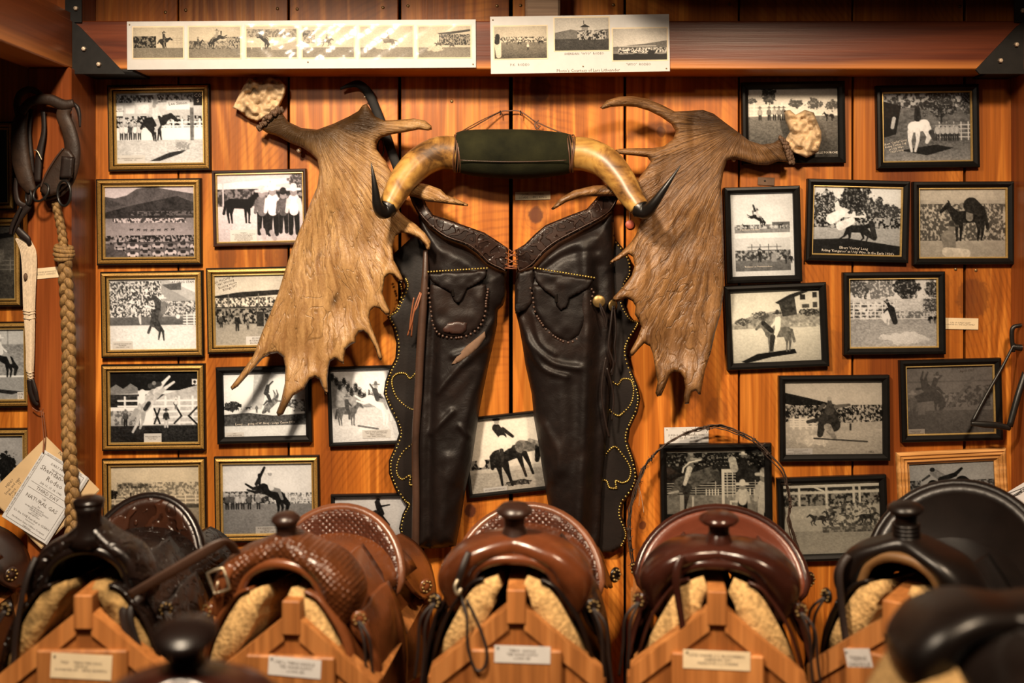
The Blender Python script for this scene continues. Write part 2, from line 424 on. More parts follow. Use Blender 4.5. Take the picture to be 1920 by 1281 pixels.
def antlermat(name, lt, dk, cx, cz):
    """Growth lines fanning out from the stem at world x, z = cx, cz."""
    m, nt, b = newmat(name); pos = nd(nt, 'NewGeometry').outputs['Position']
    s = nd(nt, 'SeparateXYZ'); nt.links.new(pos, s.inputs[0]); x = math_(nt, 'SUBTRACT', s.outputs[0], cx); z = math_(nt, 'SUBTRACT', s.outputs[2], cz)
    ang = math_(nt, 'ARCTAN2', x, math_(nt, 'MULTIPLY', z, -1.0)); rad = math_(nt, 'SQRT', math_(nt, 'ADD', math_(nt, 'MULTIPLY', x, x), math_(nt, 'MULTIPLY', z, z)))
    wob = math_(nt, 'MULTIPLY', math_(nt, 'SUBTRACT', noise(nt, pos, 9, 3), .5), .10); ang = math_(nt, 'ADD', ang, wob)
    def fan(ka, kr, detail, dist):
        c = nd(nt, 'CombineXYZ'); nt.links.new(math_(nt, 'MULTIPLY', ang, ka), c.inputs[0]); nt.links.new(math_(nt, 'MULTIPLY', rad, kr), c.inputs[1]); return noise(nt, c.outputs[0], 1.0, detail, .6, dist)
    n = fan(34, 9, 5, .5); n2 = noise(nt, pos, 8, 4); f = noise(nt, pos, 160, 3)
    nv = fan(9, 5, 2, 1.2); vein = ramp(nt, math_(nt, 'ABSOLUTE', math_(nt, 'SUBTRACT', nv, .5)), [(.0, (0, 0, 0)), (.014, (1, 1, 1))])
    c = ramp(nt, n, [(.34, dk), (.60, lt)]); c = mixc(nt, math_(nt, 'MULTIPLY', ramp(nt, n2, [(.40, (0, 0, 0)), (.68, (1, 1, 1))]), .6), c, dk)
    c = mixc(nt, math_(nt, 'MULTIPLY', math_(nt, 'SUBTRACT', 1.0, vein), .45), c, tuple(a*.45 for a in dk)); c = mixc(nt, .3, c, ramp(nt, f, [(.3, (.45, .4, .35)), (.65, (1.1, 1.1, 1.1))]), 'MULTIPLY')
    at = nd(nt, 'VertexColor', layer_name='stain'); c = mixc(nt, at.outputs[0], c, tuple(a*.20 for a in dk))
    nt.links.new(c, b.inputs['Base Color']); b.inputs['Roughness'].default_value = .40; b.inputs['Specular IOR Level'].default_value = .45
    p = bump(nt, None, n, 1.0, .006); p = bump(nt, None, f, .25, .002, p); bump(nt, b, vein, .4, .004, p); return m
M['antler_pale'] = antlermat('pale_moose_antler', (.44, .26, .105), (.22, .108, .036), P(590, 225).x, P(590, 225).z)
M['antler_brown'] = antlermat('brown_moose_antler', (.28, .145, .055), (.095, .042, .014), P(1385, 240).x, P(1385, 240).z)
M['bone'] = plain('skull_bone', (.50, .35, .20), .55, 0, .5, 26, .5, .4, .006)
M['burr'] = plain('antler_burr', (.10, .055, .03), .6, 0, .4, 70, .6, .4, .006)
def hornmat():
    m, nt, b = newmat('yellow_horn'); v = coords(nt, (11, 11, 11), rnd=False); n = noise(nt, v, 1.3, 5, .6, .6); f = noise(nt, coords(nt, (60, 60, 60), rnd=False), 1, 3)
    c = ramp(nt, n, [(.33, (.07, .032, .010)), (.45, (.24, .115, .028)), (.58, (.46, .255, .060)), (.8, (.50, .31, .10))]); c = mixc(nt, .25, c, ramp(nt, f, [(.3, (.3, .25, .2)), (.7, (1, 1, 1))]), 'MULTIPLY')
    nt.links.new(c, b.inputs['Base Color']); b.inputs['Roughness'].default_value = .38; bump(nt, b, f, .12, .001); return m
M['horn'] = hornmat()
M['horn_tip'] = plain('black_horn_tip', (.006, .005, .0045), .34, 0, .3, 40, .05)
def velvetmat():
    m, nt, b = newmat('green_velvet'); n = noise(nt, coords(nt, (14, 14, 14), rnd=False), 1, 5); f = noise(nt, coords(nt, (300, 300, 300), rnd=False), 1, 2)
    nt.links.new(ramp(nt, n, [(.3, (.005, .0055, .002)), (.75, (.019, .0185, .0065))]), b.inputs['Base Color']); b.inputs['Roughness'].default_value = .9
    b.inputs['Sheen Weight'].default_value = .03; b.inputs['Specular IOR Level'].default_value = .15; b.inputs['Sheen Tint'].default_value = (.4, .4, .2, 1); bump(nt, b, f, .3, .002); return m
M['velvet'] = velvetmat()
M['cord'] = plain('brown_cord', (.10, .042, .02), .5)
def leather(name, col, rough=.4, tool=None, tscale=60, bstr=.35, var=.4, spec=.5, wear=None, rot=0, wrinkle=.0):
    m, nt, b = newmat(name); v = coords(nt); n = noise(nt, v, 9, 5, .6); f = noise(nt, v, 160, 3)
    c = ramp(nt, n, [(.3, tuple(a*(1-var) for a in col)), (.7, tuple(min(1, a*(1+var)) for a in col))])
    if wear: c = mixc(nt, math_(nt, 'MULTIPLY', ramp(nt, noise(nt, v, 4.5, 6, .65), [(.50, (0, 0, 0)), (.72, (1, 1, 1))]), .55), c, wear)
    pr = bump(nt, None, f, .18, .0012); pr = bump(nt, None, n, .12, .004, pr); pr = bump(nt, None, noise(nt, v, 34, 4, .65, .8), wrinkle, .003, pr)
    h = None
    if tool == 'basket':
        mp = coords(nt, (tscale,)*3, (0, rot, 0), rnd=False); ck = nd(nt, 'TexVoronoi'); ck.inputs['Randomness'].default_value = .12; ck.inputs['Scale'].default_value = 1; nt.links.new(mp, ck.inputs['Vector'])
        h = ramp(nt, ck.outputs[0], [(.05, (1, 1, 1)), (.55, (0, 0, 0))])
    elif tool == 'floral':
        mp = coords(nt, (tscale,)*3, rnd=False); d = nd(nt, 'TexNoise'); d.inputs['Scale'].default_value = .35; nt.links.new(mp, d.inputs['Vector'])
        a = nd(nt, 'VectorMath', operation='MULTIPLY_ADD'); nt.links.new(d.outputs[1], a.inputs[0]); a.inputs[1].default_value = (4, 4, 4); nt.links.new(mp, a.inputs[2])
        vo = nd(nt, 'TexVoronoi', feature='SMOOTH_F1'); vo.inputs['Scale'].default_value = .45; nt.links.new(a.outputs[0], vo.inputs['Vector'])
        s = math_(nt, 'SINE', math_(nt, 'MULTIPLY', vo.outputs[0], 16.0)); h = ramp(nt, s, [(.0, (0, 0, 0)), (.6, (1, 1, 1))])
    if h is not None:
        pr = bump(nt, None, h, .8, .004, pr); c = mixc(nt, .6, c, ramp(nt, h, [(0, (.35, .30, .28)), (1, (1.15, 1.1, 1.05))]), 'MULTIPLY')
    nt.links.new(c, b.inputs['Base Color']); nt.links.new(pr, b.inputs['Normal'])
    b.inputs['Roughness'].default_value = rough; b.inputs['Specular IOR Level'].default_value = spec; return m
M['chap'] = leather('dark_chap_leather', (.0075, .0048, .0042), .47, wear=(.024, .012, .0078), spec=.24, wrinkle=.4)
M['chap_wing'] = leather('black_wing_leather', (.010, .007, .006), .45, spec=.35)
M['chap_edge'] = leather('worn_leather_edge', (.055, .028, .018), .4)
M['belt'] = leather('tooled_belt_leather', (.022, .011, .008), .34, 'floral', 75)
M['suede'] = leather('bare_suede', (.11, .062, .036), .8)
M['patch'] = leather('worn_brown_patch', (.04, .017, .012), .4)
M['harness'] = leather('harness_leather', (.026, .014, .009), .5, wear=(.085, .045, .024), spec=.3, wrinkle=.4)
M['thong'] = leather('leather_thong', (.06, .026, .014), .5)
M['thong_red'] = leather('rust_thong', (.20, .065, .025), .5)
M['dark_strap'] = leather('dark_strap', (.014, .0085, .007), .45, spec=.3)
M['brass'] = plain('brass_stud', (.46, .32, .09), .28, .85, .25, 200, .05)
M['nickel'] = plain('aged_nickel', (.40, .34, .24), .35, .8, .3, 120, .1)
M['cotton'] = plain('white_cotton_cord', (.62, .50, .36), .8, 0, .2, 150, .4)
def ropemat():
    m, nt, b = newmat('manila_rope'); n = noise(nt, coords(nt, (40, 40, 14), rnd=False), 4, 5, .7, .5)
    nt.links.new(ramp(nt, n, [(.25, (.07, .032, .009)), (.6, (.30, .17, .055)), (.8, (.42, .27, .10))]), b.inputs['Base Color']); b.inputs['Roughness'].default_value = .65; bump(nt, b, n, .7, .004); return m
M['rope'] = ropemat()
M['wire'] = plain('rusty_wire', (.055, .034, .024), .6, .4, .4, 200, .3)
M['fleece'] = plain('sheepskin_fleece', (.46, .29, .12), .9, 0, .4, 120, .8, .1, .007)
M['hide'] = plain('hair_hide', (.26, .16, .06), .85, 0, .7, 28, .9, .1, .015)
M['sd1'] = leather('black_floral_saddle', (.0085, .0045, .0035), .30, 'floral', 60, spec=.34)
M['sd1_plain'] = leather('black_plain_saddle', (.0070, .0038, .0030), .26, spec=.34)
M['sd1_cantle'] = leather('brown_floral_cantle', (.036, .0125, .0062), .32, 'floral', 48, spec=.34)
M['sd2'] = leather('tan_basket_saddle', (0.1237, 0.0375, 0.0105), .30, 'basket', 95, rot=.78)
M['sd2_plain'] = leather('tan_plain_saddle', (0.1275, 0.0375, 0.0112), .26)
M['sd2_cantle'] = leather('basket_cantle', (0.0863, 0.0270, 0.0135), .34, 'basket', 92, rot=.78)
M['sd2_rim'] = leather('tan_cantle_rim', (0.1275, 0.0435, 0.0180), .30)
M['sd3'] = leather('chestnut_saddle', (0.0897, 0.0242, 0.0078), .24, var=.5)
M['sd3_horn'] = leather('brown_horn', (.022, .0085, .0052), .34)
M['sd4'] = leather('oxblood_saddle', (.030, .0085, .0052), .20, var=.4, spec=.34)
M['sd4_seat'] = leather('red_brown_seat', (0.1125, 0.0300, 0.0150), .25, var=.2, spec=.34)
M['sd5'] = leather('near_black_saddle', (.0065, .0040, .0032), .34, spec=.34)
M['sd5_lit'] = leather('lit_tan_leather', (0.1400, 0.0700, 0.0245), .5, spec=.34)  # paler tan paints the light caught by the gullet roll
M['old_brass'] = plain('old_brass', (.22, .14, .05), .42, .7, .35, 120, .2)
# ------------------------------------------------------------------ the room
def struct(o): o['kind'] = 'structure'; return o
wall = struct(obj('wall_back', *box(-2.4, 2.4, .03, .09, 0, 3.0), M['gap']))
GAPX = [-500, -290, -82, 128, 334, 541, 749, 958, 1172, 1386, 1599, 1809, 2018, 2228, 2440]
GW = [5, 5, 5, 5, 3, 4, 6, 7, 5, 4, 4, 5, 5, 5, 5]
planks = []
for i in range(len(GAPX)-1):
    x0 = P(GAPX[i]+GW[i]/2, 0).x; x1 = P(GAPX[i+1]-GW[i+1]/2, 0).x; o = random.uniform(0, .0015)
    planks.append(obj('plank', *box(x0, x1, o, .03, .002, 2.99, .0015), M['plank'], wall, smooth=False))
sv, sf = lathe([(.0001, .0016), (.0025, .0014), (.0042, .0004), (.0044, -.002)], 10, 'y')
sme = mesh_data('screw', sv, sf); sme.materials.append(M['screw'])
wl = rootloc(wall)
for (px, py) in [(310, 23), (348, 19), (520, 16), (557, 17), (718, 14), (765, 11), (932, 11), (976, 10), (1368, 8), (1150, 9), (1800, 12), (1792, 505), (1830, 507), (846, 443), (847, 190)]:
    s = link('screw', sme, None, wall); s.location = P(px, py, .0012)-wl
struct(obj('floor', *box(-2.4, 2.4, -3.9, .09, -.06, 0), M['rack_panel'], smooth=False))
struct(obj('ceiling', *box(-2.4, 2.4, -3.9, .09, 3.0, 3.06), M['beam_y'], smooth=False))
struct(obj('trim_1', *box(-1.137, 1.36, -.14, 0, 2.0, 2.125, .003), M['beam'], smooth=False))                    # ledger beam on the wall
struct(obj('trim_2', *box(-1.2446, -1.131, -.17, 0, 0, 2.0, .004), M['post'], smooth=False))                      # post beside the harness
struct(obj('trim_3', *box(1.356, 1.47, -.17, 0, 0, 2.0, .004), M['post'], smooth=False))                          # post at the other end
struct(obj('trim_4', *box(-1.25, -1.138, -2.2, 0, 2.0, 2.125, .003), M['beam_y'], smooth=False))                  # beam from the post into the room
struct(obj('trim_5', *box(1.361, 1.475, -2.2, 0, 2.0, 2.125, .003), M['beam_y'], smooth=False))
struct(obj('trim_6', *box(-1.2446, -1.131, -.14, 0, 2.126, 3.0, .004), M['post'], smooth=False))
struct(obj('trim_7', *box(1.361, 1.47, -.14, 0, 2.126, 3.0, .004), M['post'], smooth=False))
struct(obj('shade_board_1', *box(.128, 1.355, -.62, -.001, 2.27, 2.33, .003), M['beam'], smooth=False))                  # added unseen board that shades the planks above the ledger beam
struct(obj('shade_board_2', *box(-2.39, -1.142, -2.2, -.001, 2.1255, 2.145), M['beam_y'], smooth=False))                        # added unseen board that keeps light off the wall past the post
struct(obj('shade_board_3', *box(-1.13, .127, -.85, -.001, 2.45, 2.49), M['beam_y'], smooth=False))                        # added higher unseen board dimming the planks over the long photo board
def gusset(sgn, cx):
    """Triangular steel gusset lying on the front of the ledger beam, with a strap going up the post."""
    d0 = .1405
    pts = [P(137, 40, d0), P(152, 52, d0), P(236, 139, d0), P(137, 139, d0)]
    if sgn < 0: pts = [P(1918, 40, d0), P(1903, 52, d0), P(1828, 131, d0), P(1835, 139, d0), P(1918, 139, d0)]
    r = empty('beam_bracket', pts[-1] if sgn > 0 else pts[-1], 'black steel gusset bolted where ledger beam meets ' + ('the post holding harness' if sgn > 0 else 'the far post beside the dark end'), 'bracket')
    n = len(pts); v = [p for p in pts]+[p+Vector((0, -.006, 0)) for p in pts]
    f = [tuple(range(n)), tuple(range(2*n-1, n-1, -1))]+[(i, n+i, n+(i+1) % n, (i+1) % n) for i in range(n)]
    obj('gusset_plate', v, f, M['steel'], r, smooth=False)
    x0, x1 = (P(122, 0, .146).x, P(153, 0, .146).x) if sgn > 0 else (P(1903, 0, .146).x, P(1934, 0, .146).x)
    obj('strap', *box(x0, x1, -.1465, -.1405, P(0, 42, .146).z, 2.35), M['steel'], r, smooth=False)
    obj('seat_plate', *box(x0 if sgn > 0 else x0-.05, (x1+.13) if sgn > 0 else x1, -.14, -.004, 1.9935, 1.9995), M['steel'], r, smooth=False)
    for (px, py) in ([(158, 92), (186, 121), (143, 16)] if sgn > 0 else [(1905, 84), (1875, 114), (1918, 20)]):
        obj('bolt', *xf(lathe([(.0001, .0075), (.0048, .0072), (.0062, .0055), (.0066, 0)], 6, 'y'), P(px, py, .147)), M['bolt'], r, smooth=False)
gusset(1, 0); gusset(-1, 0)
bk = obj('wooden_block', *box(P(985, 0, .1).x, P(1050, 0, .1).x, -.11, -.02, 2.1255, 2.24, .006), M['weathered'], smooth=False)
tag(bk, 'weathered grey wooden block standing on top of the ledger beam', 'wooden block')
# ------------------------------------------------------------------ the printed pictures: greyscale painting on a fine vertex grid
PW, PH = 141, 113                              # vertices across and down; scene units 100 x 80
class Cv:
    def __init__(s, w=100, h=80, seed=0):
        s.w, s.h, s.sd = w, h, seed; nx = PW if w >= h else int(PH*w/h*1.0); ny = PH
        s.X, s.Y = np.meshgrid(np.linspace(0, w, nx), np.linspace(0, h, ny)); s.T = np.full(s.X.shape, .8); s.k = 0
    def n(s, sx, sy=None, oct=1):
        s.k += 1; sy = sy or sx; r = 0; a = 1; t = 0
        for o in range(oct):
            r = r+a*vnoise(s.X/sx*2**o+s.k*3.7, s.Y/sy*2**o+s.sd*5.3, s.k % 9); t += a; a *= .55
        return r/t
    def mixin(s, m, v): s.T = s.T*(1-m)+v*m
    def edge(s, d, aa=.6): return np.clip(.5-d/aa, 0, 1)
    def band(s, y0, y1, t0, t1, amp=0.0, sc=3, wob=0.0):
        y0w = y0+(s.n(9, 9, 2)-.5)*wob; f = np.clip((s.Y-y0)/(y1-y0), 0, 1)
        v = t0+(t1-t0)*f+(s.n(sc, sc*.6, 3)-.5)*2*amp
        s.mixin(s.edge(y0w-s.Y, 1)*s.edge(s.Y-y1, 1), v)
    def poly(s, pts, t, amp=0.0, sc=3, aa=.6):
        m = inside(pts, s.X, s.Y); d = segdist(pts, s.X, s.Y)*np.where(m, -1, 1); s.mixin(s.edge(d, aa), t+(s.n(sc, sc, 2)-.5)*2*amp)
    def rect(s, x0, y0, x1, y1, t, amp=0.0, sc=3): s.poly([(x0, y0), (x1, y0), (x1, y1), (x0, y1)], t, amp, sc)
    def cap(s, x0, y0, r0, x1, y1, r1, t, amp=0.04):
        vx, vy = x1-x0, y1-y0; l = max(vx*vx+vy*vy, 1e-6); u = np.clip(((s.X-x0)*vx+(s.Y-y0)*vy)/l, 0, 1)
        d = np.hypot(s.X-x0-u*vx, s.Y-y0-u*vy)-(r0+(r1-r0)*u); s.mixin(s.edge(d), np.clip(t+(s.n(2.5, 2.5, 2)-.5)*2*amp, 0, 1))
    def dot(s, x, y, r, t): s.cap(x, y, r, x+.01, y, r, t, 0)
    def crowd(s, x0, y0, x1, y1, lo=.12, hi=.8, sc=1.5, m=1.0, bias=.5):
        k = s.n(sc, sc*1.2, 2); k = np.clip((k-bias)*5+.5, 0, 1); g = s.n(sc*4, sc*4)*.25
        s.mixin(inside([(x0, y0), (x1, y0), (x1, y1), (x0, y1)], s.X, s.Y)*m, lo+(hi-lo)*k*(.75+g))
    def tree(s, x, y, r, t=.15, hi=.5, ry=None):
        ry = ry or r; d = np.hypot((s.X-x)/r, (s.Y-y)/ry)-1+(s.n(r*.35, r*.35, 3)-.5)*1.1
        s.mixin(s.edge(d*r, 1.2), t+(hi-t)*np.clip((s.n(1.6, 1.6, 2)-.52)*4, 0, 1))
    def fence(s, x0, x1, y0, y1, rails=4, t=.8, posts=4, w=.9):
        for i in range(rails):
            y = y0+(y1-y0)*(i+.5)/rails; s.cap(x0, y, w*.6, x1, y, w*.6, t, .06)
        for i in range(posts):
            x = x0+(x1-x0)*(i+.5)/posts; s.cap(x, y0-1, w*.7, x, y1+1, w*.7, t, .06)
    def man(s, x, y, h, top=.7, leg=.12, hat=.6, lean=0):
        u = h/10; s.cap(x-u*.55, y-u*4.4, u*.6, x-u*.7, y, u*.45, leg); s.cap(x+u*.55, y-u*4.4, u*.6, x+u*.7, y, u*.45, leg)
        s.cap(x+lean*u, y-u*7.2, u*1.15, x, y-u*4.7, u*.95, top); s.cap(x-u*1.1+lean*u, y-u*7, u*.45, x-u*1.5, y-u*4.6, u*.35, top*.9); s.cap(x+u*1.1+lean*u, y-u*7, u*.45, x+u*1.5, y-u*4.6, u*.35, top*.9)
        s.cap(x+lean*u, y-u*8.8, u*.75, x+lean*u, y-u*8.5, u*.7, .45); s.cap(x-u*1.3+lean*u, y-u*9.3, u*.3, x+u*1.3+lean*u, y-u*9.3, u*.3, hat); s.cap(x+lean*u, y-u*9.9, u*.7, x+lean*u, y-u*9.5, u*.7, hat)
    def horse(s, pose, x, y, k, flip=1, t=.1, amp=.09, rider=None, hat=.6, leg=.3, rp=None):
        def C(a, b): return x+a*k*flip, y+b*k
        def cp(a, b, r, a2, b2, r2, tt, am=None):
            p, q = C(a, b), C(a2, b2); s.cap(p[0], p[1], r*k, q[0], q[1], r2*k, tt, amp if am is None else am)
        for seg in HORSE[pose]: cp(*seg, t)
        if rider is not None:
            for part, seg in RIDER[rp or pose]:
                cp(*seg, {'b': rider, 'l': leg, 'h': hat, 'f': .5}[part], .04)
    def vig(s, a=.15):
        s.T = s.T*(1-a*(((s.X/s.w-.5)*2)**2+((s.Y/s.h-.5)*2)**2)/2)
HORSE = {
 'stand': [(-.38, -.05, .20, .34, -.02, .20), (.38, -.06, .15, .66, -.40, .085), (.64, -.43, .085, .88, -.20, .05), (.62, -.52, .03, .65, -.58, .015), (.34, .1, .09, .37, .4, .045), (.37, .4, .045, .35, .73, .03), (.35, .73, .035, .39, .75, .03), (.24, .1, .09, .22, .4, .045), (.22, .4, .045, .24, .74, .03), (-.44, .06, .13, -.50, .36, .055), (-.50, .36, .05, -.45, .73, .03), (-.34, .1, .12, -.36, .38, .05), (-.36, .38, .05, -.33, .74, .03), (-.57, -.12, .05, -.66, .35, .06)],
 'buck': [(-.36, -.26, .18, .26, .08, .20), (.28, .08, .16, .56, .36, .09), (.56, .34, .085, .50, .64, .05), (.28, .2, .09, .36, .48, .045), (.36, .48, .045, .30, .80, .03), (.18, .2, .09, .20, .50, .045), (.20, .5, .045, .18, .82, .03), (-.46, -.28, .11, -.74, -.24, .06), (-.74, -.24, .05, -1.02, -.42, .035), (-.42, -.2, .11, -.66, -.10, .06), (-.66, -.10, .05, -.96, -.20, .035), (-.50, -.40, .04, -.50, -.75, .07)],
 'rear': [(-.18, .28, .18, .08, -.28, .19), (.06, -.34, .15, -.14, -.74, .085), (-.14, -.74, .08, -.34, -.66, .05), (.14, -.25, .09, -.22, -.22, .05), (-.22, -.22, .045, -.28, .06, .03), (.1, -.12, .08, -.2, -.04, .045), (-.2, -.04, .04, -.16, .2, .03), (-.12, .34, .13, .06, .62, .055), (.06, .62, .05, .0, .95, .03), (-.06, .34, .12, .18, .62, .055), (.18, .62, .05, .22, .98, .03), (-.3, .36, .05, -.42, .66, .06)],
 'arch': [(-.30, .0, .21, .26, -.08, .21), (.28, -.12, .17, .60, -.26, .10), (.60, -.28, .10, .88, -.06, .055), (.16, .05, .10, .10, .38, .05), (.10, .38, .045, .06, .70, .03), (.06, .05, .1, .16, .40, .05), (.16, .40, .045, .2, .68, .03), (-.34, .1, .13, -.16, .40, .06), (-.16, .40, .05, -.1, .72, .03), (-.24, .1, .13, -.06, .42, .06), (-.06, .42, .05, -.02, .74, .03), (-.46, -.1, .05, -.62, .22, .06)],
 'run': [(-.36, -.04, .19, .32, -.04, .19), (.36, -.08, .15, .66, -.30, .085), (.66, -.30, .08, .90, -.14, .05), (.34, .1, .09, .58, .32, .045), (.58, .32, .045, .50, .60, .03), (.26, .1, .09, .36, .42, .045), (.36, .42, .045, .18, .60, .03), (-.44, .06, .13, -.62, .34, .055), (-.62, .34, .05, -.84, .48, .03), (-.36, .08, .12, -.34, .40, .05), (-.34, .40, .05, -.50, .62, .03), (-.54, -.12, .04, -.80, -.02, .06)],
 'twist': [(-.34, -.34, .19, .16, .10, .21), (.2, .12, .17, .42, .42, .10), (.42, .42, .09, .30, .66, .055), (.18, .2, .1, .30, .52, .05), (.30, .52, .045, .16, .84, .03), (.1, .22, .1, .06, .54, .05), (.06, .54, .045, .10, .84, .03), (-.4, -.4, .12, -.52, -.72, .06), (-.52, -.72, .05, -.44, -1.02, .035), (-.34, -.42, .12, -.34, -.76, .06), (-.34, -.76, .05, -.24, -1.0, .035), (-.46, -.3, .04, -.72, -.28, .06)],
}
RIDER = {
 'stand': [('l', (.0, -.2, .10, .12, .12, .07)), ('l', (.12, .12, .065, .10, .40, .05)), ('b', (.0, -.24, .11, -.02, -.58, .12)), ('b', (.03, -.52, .05, .24, -.30, .04)), ('f', (.0, -.76, .075, .02, -.74, .07)), ('h', (-.15, -.82, .025, .17, -.82, .025)), ('h', (.0, -.90, .07, .0, -.85, .08))],
 'buck': [('l', (-.04, -.22, .09, .22, -.16, .07)), ('l', (.22, -.16, .065, .34, .16, .05)), ('b', (-.06, -.26, .10, -.16, -.62, .115)), ('b', (-.12, -.56, .045, .16, -.30, .035)), ('b', (-.18, -.6, .045, -.36, -.88, .035)), ('f', (-.12, -.80, .07, -.10, -.78, .07)), ('h', (-.26, -.85, .022, .04, -.87, .022)), ('h', (-.12, -.95, .06, -.12, -.9, .075))],
 'rear': [('l', (.12, -.12, .09, .06, .16, .065)), ('b', (.20, -.16, .10, .22, -.5, .11)), ('b', (.24, -.46, .045, .52, -.40, .035)), ('f', (.18, -.66, .07, .18, -.64, .07)), ('h', (.04, -.72, .022, .32, -.72, .022)), ('h', (.18, -.8, .06, .18, -.75, .07))],
 'arch': [('l', (-.02, -.2, .10, .10, .10, .07)), ('l', (.10, .10, .065, -.04, .34, .05)), ('b', (-.04, -.24, .11, -.02, -.64, .125)), ('b', (.0, -.55, .05, .22, -.26, .04)), ('b', (-.08, -.6, .05, -.16, -.9, .04)), ('f', (.0, -.82, .075, .02, -.80, .07)), ('h', (-.14, -.88, .025, .17, -.88, .025)), ('h', (.0, -.97, .07, .0, -.91, .08))],
 'run': [('l', (.0, -.2, .09, .14, .1, .07)), ('b', (.0, -.22, .10, .06, -.52, .11)), ('b', (.08, -.46, .04, .26, -.26, .035)), ('f', (.1, -.70, .07, .1, -.68, .07)), ('h', (-.04, -.76, .022, .24, -.76, .022)), ('h', (.1, -.83, .06, .1, -.79, .07))],
 'twist': [('l', (-.06, -.28, .09, .18, -.30, .07)), ('l', (.18, -.30, .065, .38, -.08, .05)), ('b', (-.02, -.34, .10, .10, -.66, .115)), ('b', (.12, -.62, .045, .36, -.84, .035)), ('f', (.16, -.82, .07, .16, -.80, .07)), ('h', (.02, -.88, .022, .32, -.86, .022)), ('h', (.17, -.96, .06, .17, -.9, .07))],
}
